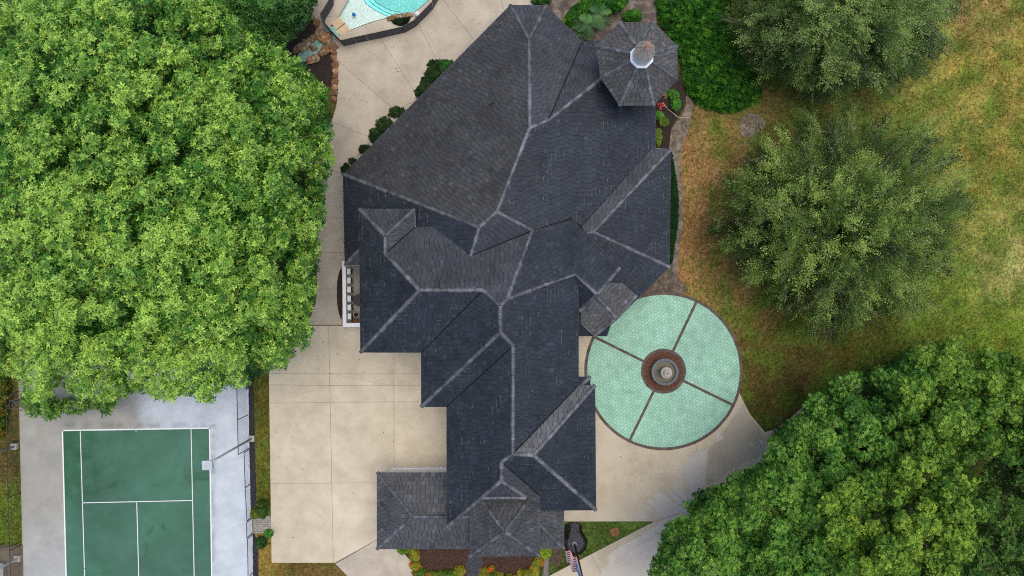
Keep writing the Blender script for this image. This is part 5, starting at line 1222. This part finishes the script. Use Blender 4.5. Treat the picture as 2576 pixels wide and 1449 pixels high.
def blob(x, y, rx, ry, n=10, seed=0):
    r = random.Random(seed); return smoothpoly([(x + rx * math.cos(2 * math.pi * i / n) * r.uniform(.82, 1.12), y + ry * math.sin(2 * math.pi * i / n) * r.uniform(.82, 1.12)) for i in range(n)], 1)
BR = ((16, 52, 10), (48, 104, 20), (108, 160, 40))
shrub('vine_thicket', 'bright green leafy thicket between the tower and the airy tree', smoothpoly([(1640, -90), (1850, -90), (1835, 60), (1862, 130), (1900, 190), (1924, 232), (1895, 268), (1830, 287), (1765, 272), (1722, 232), (1712, 150), (1685, 90), (1655, 60)], 1), 1.3, 9000, .15, BR, 71, 'thicket')
shrub('leafy_shrub', 'long bright green shrub at the north wall under the palms', smoothpoly([(1412, 50), (1450, 10), (1480, -10), (1575, -20), (1578, 15), (1540, 40), (1470, 45), (1440, 70)], 1), .9, 1700, .15, BR, 72)
shrub('leafy_shrub', 'small round green shrub on bare dirt above the tower', blob(1591, 42, 24, 17, seed=3), .7, 420, .15, BR, 73)
shrub('leafy_shrub', 'dark low shrub at the top corner of the north roof', blob(1362, 2, 26, 10, seed=4), .6, 260, .13, ((20, 50, 18), (44, 84, 30), (84, 120, 44)), 74)
for i, (x, y, rx, ry, w_) in enumerate([(1693, 238, 13, 12, 'nearest the tower'), (1700, 262, 11, 15, 'at the middle of the bed'), (1657, 292, 9, 10, 'beside the red plant'), (1668, 305, 12, 10, 'below the hose'), (1655, 345, 7, 22, 'against the east eave')]):
    shrub('bed_shrub', 'light green plant in the side bed, %s' % w_, blob(x, y, rx, ry, seed=20 + i), .5, 150, .16, ((30, 76, 24), (74, 136, 46), (130, 182, 80)) if i < 3 else ((60, 84, 24), (110, 136, 46), (160, 180, 70)), 80 + i, group='plants in the side bed')
shrub('ground_cover', 'dark green ground cover crescent along the east wall', [(1680, 378), (1692, 386), (1702, 452), (1708, 505), (1706, 558), (1697, 624), (1690, 663), (1680, 668)], .22, 2600, .07, ((10, 40, 12), (22, 66, 22), (40, 92, 34)), 90, 'ground cover', stuff=True)
GB = [(1120, 164, 22, 16), (1094, 166, 17, 16), (1090, 188, 22, 18), (1078, 210, 22, 17), (1062, 232, 18, 18), (1000, 284, 25, 15), (967, 316, 24, 19), (943, 342, 16, 18), (918, 374, 14, 11), (889, 406, 10, 9), (871, 427, 13, 13)]
GW = ['first from its top end, brightest', 'second from its top end', 'third from its top end', 'fourth from its top end', 'fifth from its top end, small', 'middle one beside white gravel', 'broad one below the middle', 'narrow one below the broad one', 'third from its lower end', 'second from its lower end', 'last one at the roof corner']
for i, (x, y, rx, ry) in enumerate(GB):
    shrub('bed_hedge', 'dark clipped shrub in the gravel bed, %s' % GW[i], jagged(blob(x, y, rx * 1.1, ry * 1.1, seed=40 + i), 2.5, 5, i), .38, int(9 * (rx * ry) ** .5 * 1.7), .11, ((14, 34, 12), (36, 62, 24), (70, 96, 40)) if i else ((16, 52, 18), (40, 92, 34), (70, 124, 50)), 100 + i, group='shrubs in the gravel bed', z0=.14)
shrub('coping_plant', 'dark foliage in the rock pocket on the pool coping', zA((1790, 330), (1900, 310), (2110, 280), (2100, 360), (2000, 425), (1930, 430), (1850, 390)), .3, 330, .09, ((12, 26, 12), (26, 46, 22), (48, 70, 36)), 120, z0=.13)
CR = ((70, 84, 20), (140, 142, 40), (196, 186, 66)); OR = (.2, ((190, 70, 30), (226, 96, 40), (236, 130, 60)))
FB = [((450, 1200), 48, 32, ((60, 100, 20), (110, 150, 40), (160, 190, 60)), 0, 'lime green round one at the end of the low roof'), ((560, 1250), 42, 60, CR, .1, 'yellow one along the curved walk'), ((565, 1350), 44, 44, CR, .7, 'orange flecked one on the curved walk'), ((610, 1420), 60, 50, ((50, 84, 26), (90, 120, 36), (150, 150, 50)), .35, 'green one at the bottom by the walk'), ((720, 1440), 80, 34, ((50, 84, 26), (90, 120, 36), (160, 150, 50)), .6, 'orange one in the bottom row'), ((860, 1430), 70, 34, ((50, 84, 26), (84, 116, 36), (130, 140, 50)), .05, 'green one in the bottom row'), ((985, 1400), 55, 48, CR, .3, 'yellow one beside the black path'),
      ((1225, 1425), 46, 46, CR, .15, 'yellow one across the black path'), ((1290, 1378), 20, 26, CR, .9, 'small orange one alone in the mulch'), ((1330, 1440), 66, 30, ((60, 84, 26), (110, 120, 36), (170, 160, 56)), .2, 'olive one in the bottom row'), ((1470, 1460), 60, 24, ((60, 84, 26), (100, 116, 36), (150, 150, 56)), .3, 'low one at the bottom edge'), ((1600, 1425), 60, 40, CR, .2, 'yellow one near the corner'), ((1700, 1400), 48, 54, CR, .35, 'yellow orange one beside the grey edging'), ((1735, 1320), 50, 44, CR, .9, 'bright orange one at the turret corner'), ((1800, 1225), 56, 44, ((80, 116, 20), (140, 170, 40), (180, 204, 70)), 0, 'lime green one beside the turret')]
for i, ((x, y), rx, ry, cols, orr, w_) in enumerate(FB):
    (qx, qy), = z7((x, y)); shrub('croton_shrub', 'croton shrub, %s' % w_, jagged(blob(qx, qy, rx * .29, ry * .29, seed=60 + i), 2.2, 4, i), .45, int(16 + rx * ry * .11), .14, cols, 140 + i, group='crotons in the front bed', tint=(orr * .55, OR[1]) if orr else None)
def zF(*p): return [(447.2 + .36067 * x, 926.4 + .36067 * y) for x, y in p]
for i, ((x, y), rx, ry, cols, w_) in enumerate([((545, 1010), 13, 14, ((50, 70, 20), (100, 116, 36), (150, 160, 50)), 'yellow green shrub above the paver pad'), ((588, 1005), 13, 15, ((26, 60, 22), (54, 92, 36), (90, 126, 50)), 'dark green shrub above the paver pad'), ((595, 945), 16, 9, ((40, 62, 20), (76, 96, 36), (110, 120, 44)), 'low olive shrub at the end of the grass strip'), ((632, 1155), 10, 10, ((30, 80, 26), (74, 140, 50), (130, 190, 80)), 'light green shrub at the drive edge below the pad'), ((580, 1215), 14, 15, ((26, 56, 22), (50, 84, 34), (80, 110, 44)), 'dark shrub below the paver pad')]):
    (qx, qy), = zF((x, y)); shrub('pad_shrub', w_, blob(qx, qy, rx, ry, seed=90 + i), .6, 260, .12, cols, 170 + i, group='shrubs around the paver pad')
shrub('border_bush', 'orange green bush at the upper corner left of the court', [(-60, 930), (22, 945), (26, 1000), (18, 1050), (8, 1100), (-60, 1110)], 1.2, 900, .2, ((40, 70, 20), (96, 120, 36), (190, 130, 50)), 180)
# rim plants of the rock bed
shrub('rim_plants', 'dark low plants ringing the keyhole rock bed', z7((1990, 960), (2040, 960), (2035, 1050), (2000, 1130), (2010, 1200), (2070, 1240), (2140, 1225), (2185, 1160), (2180, 1100), (2135, 1030), (2135, 960), (2150, 960), (2150, 1020), (2205, 1110), (2195, 1190), (2140, 1245), (2060, 1260), (2000, 1220), (1983, 1130)), .15, 300, .08, ((10, 16, 10), (22, 32, 18), (44, 58, 30)), 181, 'ground cover', stuff=True)
def rosette_plant(name, label, px, py, n, L, Wd, cols, seed, cat='plant', group=None, arch=.5, h=.1, z0=.05):
    r = np.random.default_rng(seed); o = W(px, py, z0); t = empty(name, o); tag(t, label, cat, group)
    for i in range(n):
        a_ = 6.283 * i / n * 2.618 + r.normal(0, .2); e_ = r.uniform(.15, 1.1); seg = 5; l_ = L * r.uniform(.7, 1.1); vs_, fs = [], []; d = Vector((math.cos(a_), math.sin(a_), 0)); s_ = Vector((-d.y, d.x, 0))
        for j_ in range(seg + 1):
            u = j_ / seg; p_ = d * (l_ * u * math.cos(e_) + .02) + Vector((0, 0, h + l_ * (u * math.sin(e_) - arch * u * u))); w_ = Wd * (1 - u ** 1.6) * (.6 + .8 * min(u * 3, 1)) + .003
            vs_ += [p_ + s_ * w_, p_ - s_ * w_]
        for j_ in range(seg): fs.append((2 * j_, 2 * j_ + 1, 2 * j_ + 3, 2 * j_ + 2))
        mb = MB(); mb.add(vs_, fs, tuple(mixcol(*cols, np.array([r.uniform(0, 1)]))[0])); mb.build('leaf', M['leaf'], t)
    mb = MB(); mb.tube([(0, 0, -z0), (0, 0, h + .02)], .04, 6); mb.build('stem', M['bark'], t)
rosette_plant('bromeliad', 'red bromeliad rosette in the side bed below the tower', 1660, 267, 18, .42, .035, ((130, 20, 30), (196, 40, 50), (214, 90, 80)), 190)
rosette_plant('bromeliad', 'orange brown bromeliad rosette at the tower corner', 1674, 243, 16, .42, .03, ((110, 70, 40), (160, 110, 60), (120, 130, 60)), 191)
def palm(label, px, py, n, L, seed, h=.9):
    r = np.random.default_rng(seed); o = W(px, py, .04); t = empty('palm', o); tag(t, label, 'palm', 'palms north of the house')
    mb = MB(); mb.tube([(0, 0, 0), (.02, .01, h * .6), (0, 0, h)], [.11, .09, .07], 9); mb.build('trunk', M['bark'], t)
    for i in range(n):
        a_ = i * 2.4 + r.normal(0, .15); e_ = r.uniform(.1, 1.0); d = Vector((math.cos(a_), math.sin(a_), 0)); s_ = Vector((-d.y, d.x, 0)); l_ = L * r.uniform(.75, 1.1); mb = MB(); spine = []
        for j_ in range(9):
            u = j_ / 8; spine.append(d * (l_ * u * math.cos(e_ * .7)) + Vector((0, 0, h + l_ * (u * math.sin(e_) - .62 * u * u))))
        col = tuple(mixcol((20, 62, 18), (46, 100, 34), (104, 148, 62), np.array([r.uniform(0, 1)]))[0]); mb.tube(spine, [.014] * 8 + [.004], 4, col)
        for j_ in range(2, 26):
            u = j_ / 26; k0 = min(int(u * 8), 7); p_ = spine[k0].lerp(spine[k0 + 1], u * 8 - k0); ll = .34 * (1 - abs(u - .45) * 1.1) * L
            for sg in (1, -1):
                dd = (s_ * sg * .85 + d * .6 + Vector((0, 0, -.15 + r.normal(0, .1)))).normalized(); ww = d * .016
                mb.add([p_ - ww, p_ + ww, p_ + dd * ll * .6 + ww * .8, p_ + dd * ll, p_ + dd * ll * .6 - ww * .8], [(0, 1, 2, 3, 4)], col)
        mb.build('frond', M['leaf'], t)
palm('broad palm with dark fronds at the north eave corner', 1478, 72, 16, 1.25, 201); palm('smaller palm beside the broad one nearer the tower', 1503, 48, 13, 1.0, 202); palm('low palm tuft below the north shrub', 1462, 88, 11, .8, 203, .5)

# ------------------------------------------------------------------ grass blades over the turf
r = np.random.default_rng(5); nB = 150000
bx_ = np.concatenate([r.uniform(1640, 2600, nB), r.uniform(636, 690, 4500), r.uniform(1380, 1650, 9000), r.uniform(-20, 60, 4000), r.uniform(650, 880, 3000)]); by_ = np.concatenate([r.uniform(-20, 1110, nB), r.uniform(940, 1300, 4500), r.uniform(1313, 1460, 9000), r.uniform(1100, 1370, 4000), r.uniform(1345, 1460, 3000)])
ban = np.zeros(len(bx_), bool)
FORE = [(1430, 835), (1660, 835), (1850, 940), (1862, 992), (1886, 1040), (1925, 1087), (1955, 1078), (1982, 1058), (2007, 1035), (2052, 1000), (2133, 961), (2168, 953), (2300, 960), (2300, 1200), (1900, 1509), (1265, 1509), (1645, 1312), (1400, 1312), (1400, 1260)]
for pl in (FORE, [(676, 925), (683, 1416), (843, 1416), (960, 1350), (1000, 800), (700, 880)], [(843, 1418), (948, 1358), (1010, 1384), (1036, 1414), (1052, 1460), (873, 1449)], [(620, 900), (636, 900), (642, 1130), (644, 1298), (690, 1297), (690, 1344), (641, 1344), (651, 1390), (651, 1460), (620, 1460)], [(1380, 1200), (1380, 1400), (1365, 1460), (1300, 1460), (1300, 1200)], [(1640, -60), (1700, -60), (1730, 230), (1715, 300), (1690, 330), (1690, 380), (1712, 450), (1716, 560), (1703, 690), (1720, 740), (1600, 760), (1600, 100)], [(40, 900), (640, 900), (640, 1500), (60, 1500)], z7((1985, 940), (2150, 940), (2150, 1020), (2205, 1110), (2195, 1190), (2140, 1245), (2060, 1260), (2000, 1220), (1983, 1130)), z7((1780, 1100), (1850, 1240), (1835, 1560), (1780, 1560))): ban |= inpoly(bx_, by_, pl)
ban |= np.hypot(bx_ - 1669, by_ - 933.6) < 201
den = .35 + .65 * np.clip(.5 + snoise(bx_, by_, 70, 8), 0, 1); ban |= r.random(len(bx_)) > den
bx_, by_ = bx_[~ban], by_[~ban]; nB = len(bx_); P = px2w(bx_, by_, np.full(nB, -.01)); P[:, 2] = .03 * snoise(P[:, 0], P[:, 1], 5.0, 3) - .02
D = unit(np.stack([r.normal(0, 1, nB), r.normal(0, 1, nB), r.uniform(.2, 1.2, nB)], -1)); N = unit(np.stack([r.normal(0, .3, nB), r.normal(0, .3, nB), np.ones(nB)], -1)); N = unit(N - D * (N * D).sum(-1, keepdims=True))
col = turf(bx_, by_) * r.normal(1.08, .38, (nB, 1)).clip(.35, 2.1) * (1 + r.normal(0, .06, (nB, 3)))
L = r.uniform(.10, .24, nB); v, f, c = leaves_geo(P, D, N, L, r.uniform(.03, .06, nB), col, two=False)
tag(link('grass', np_mesh('grass', v, f, c), None, M['grass']), 'rough dry grass blades over the lawn', 'grass', kind='stuff')
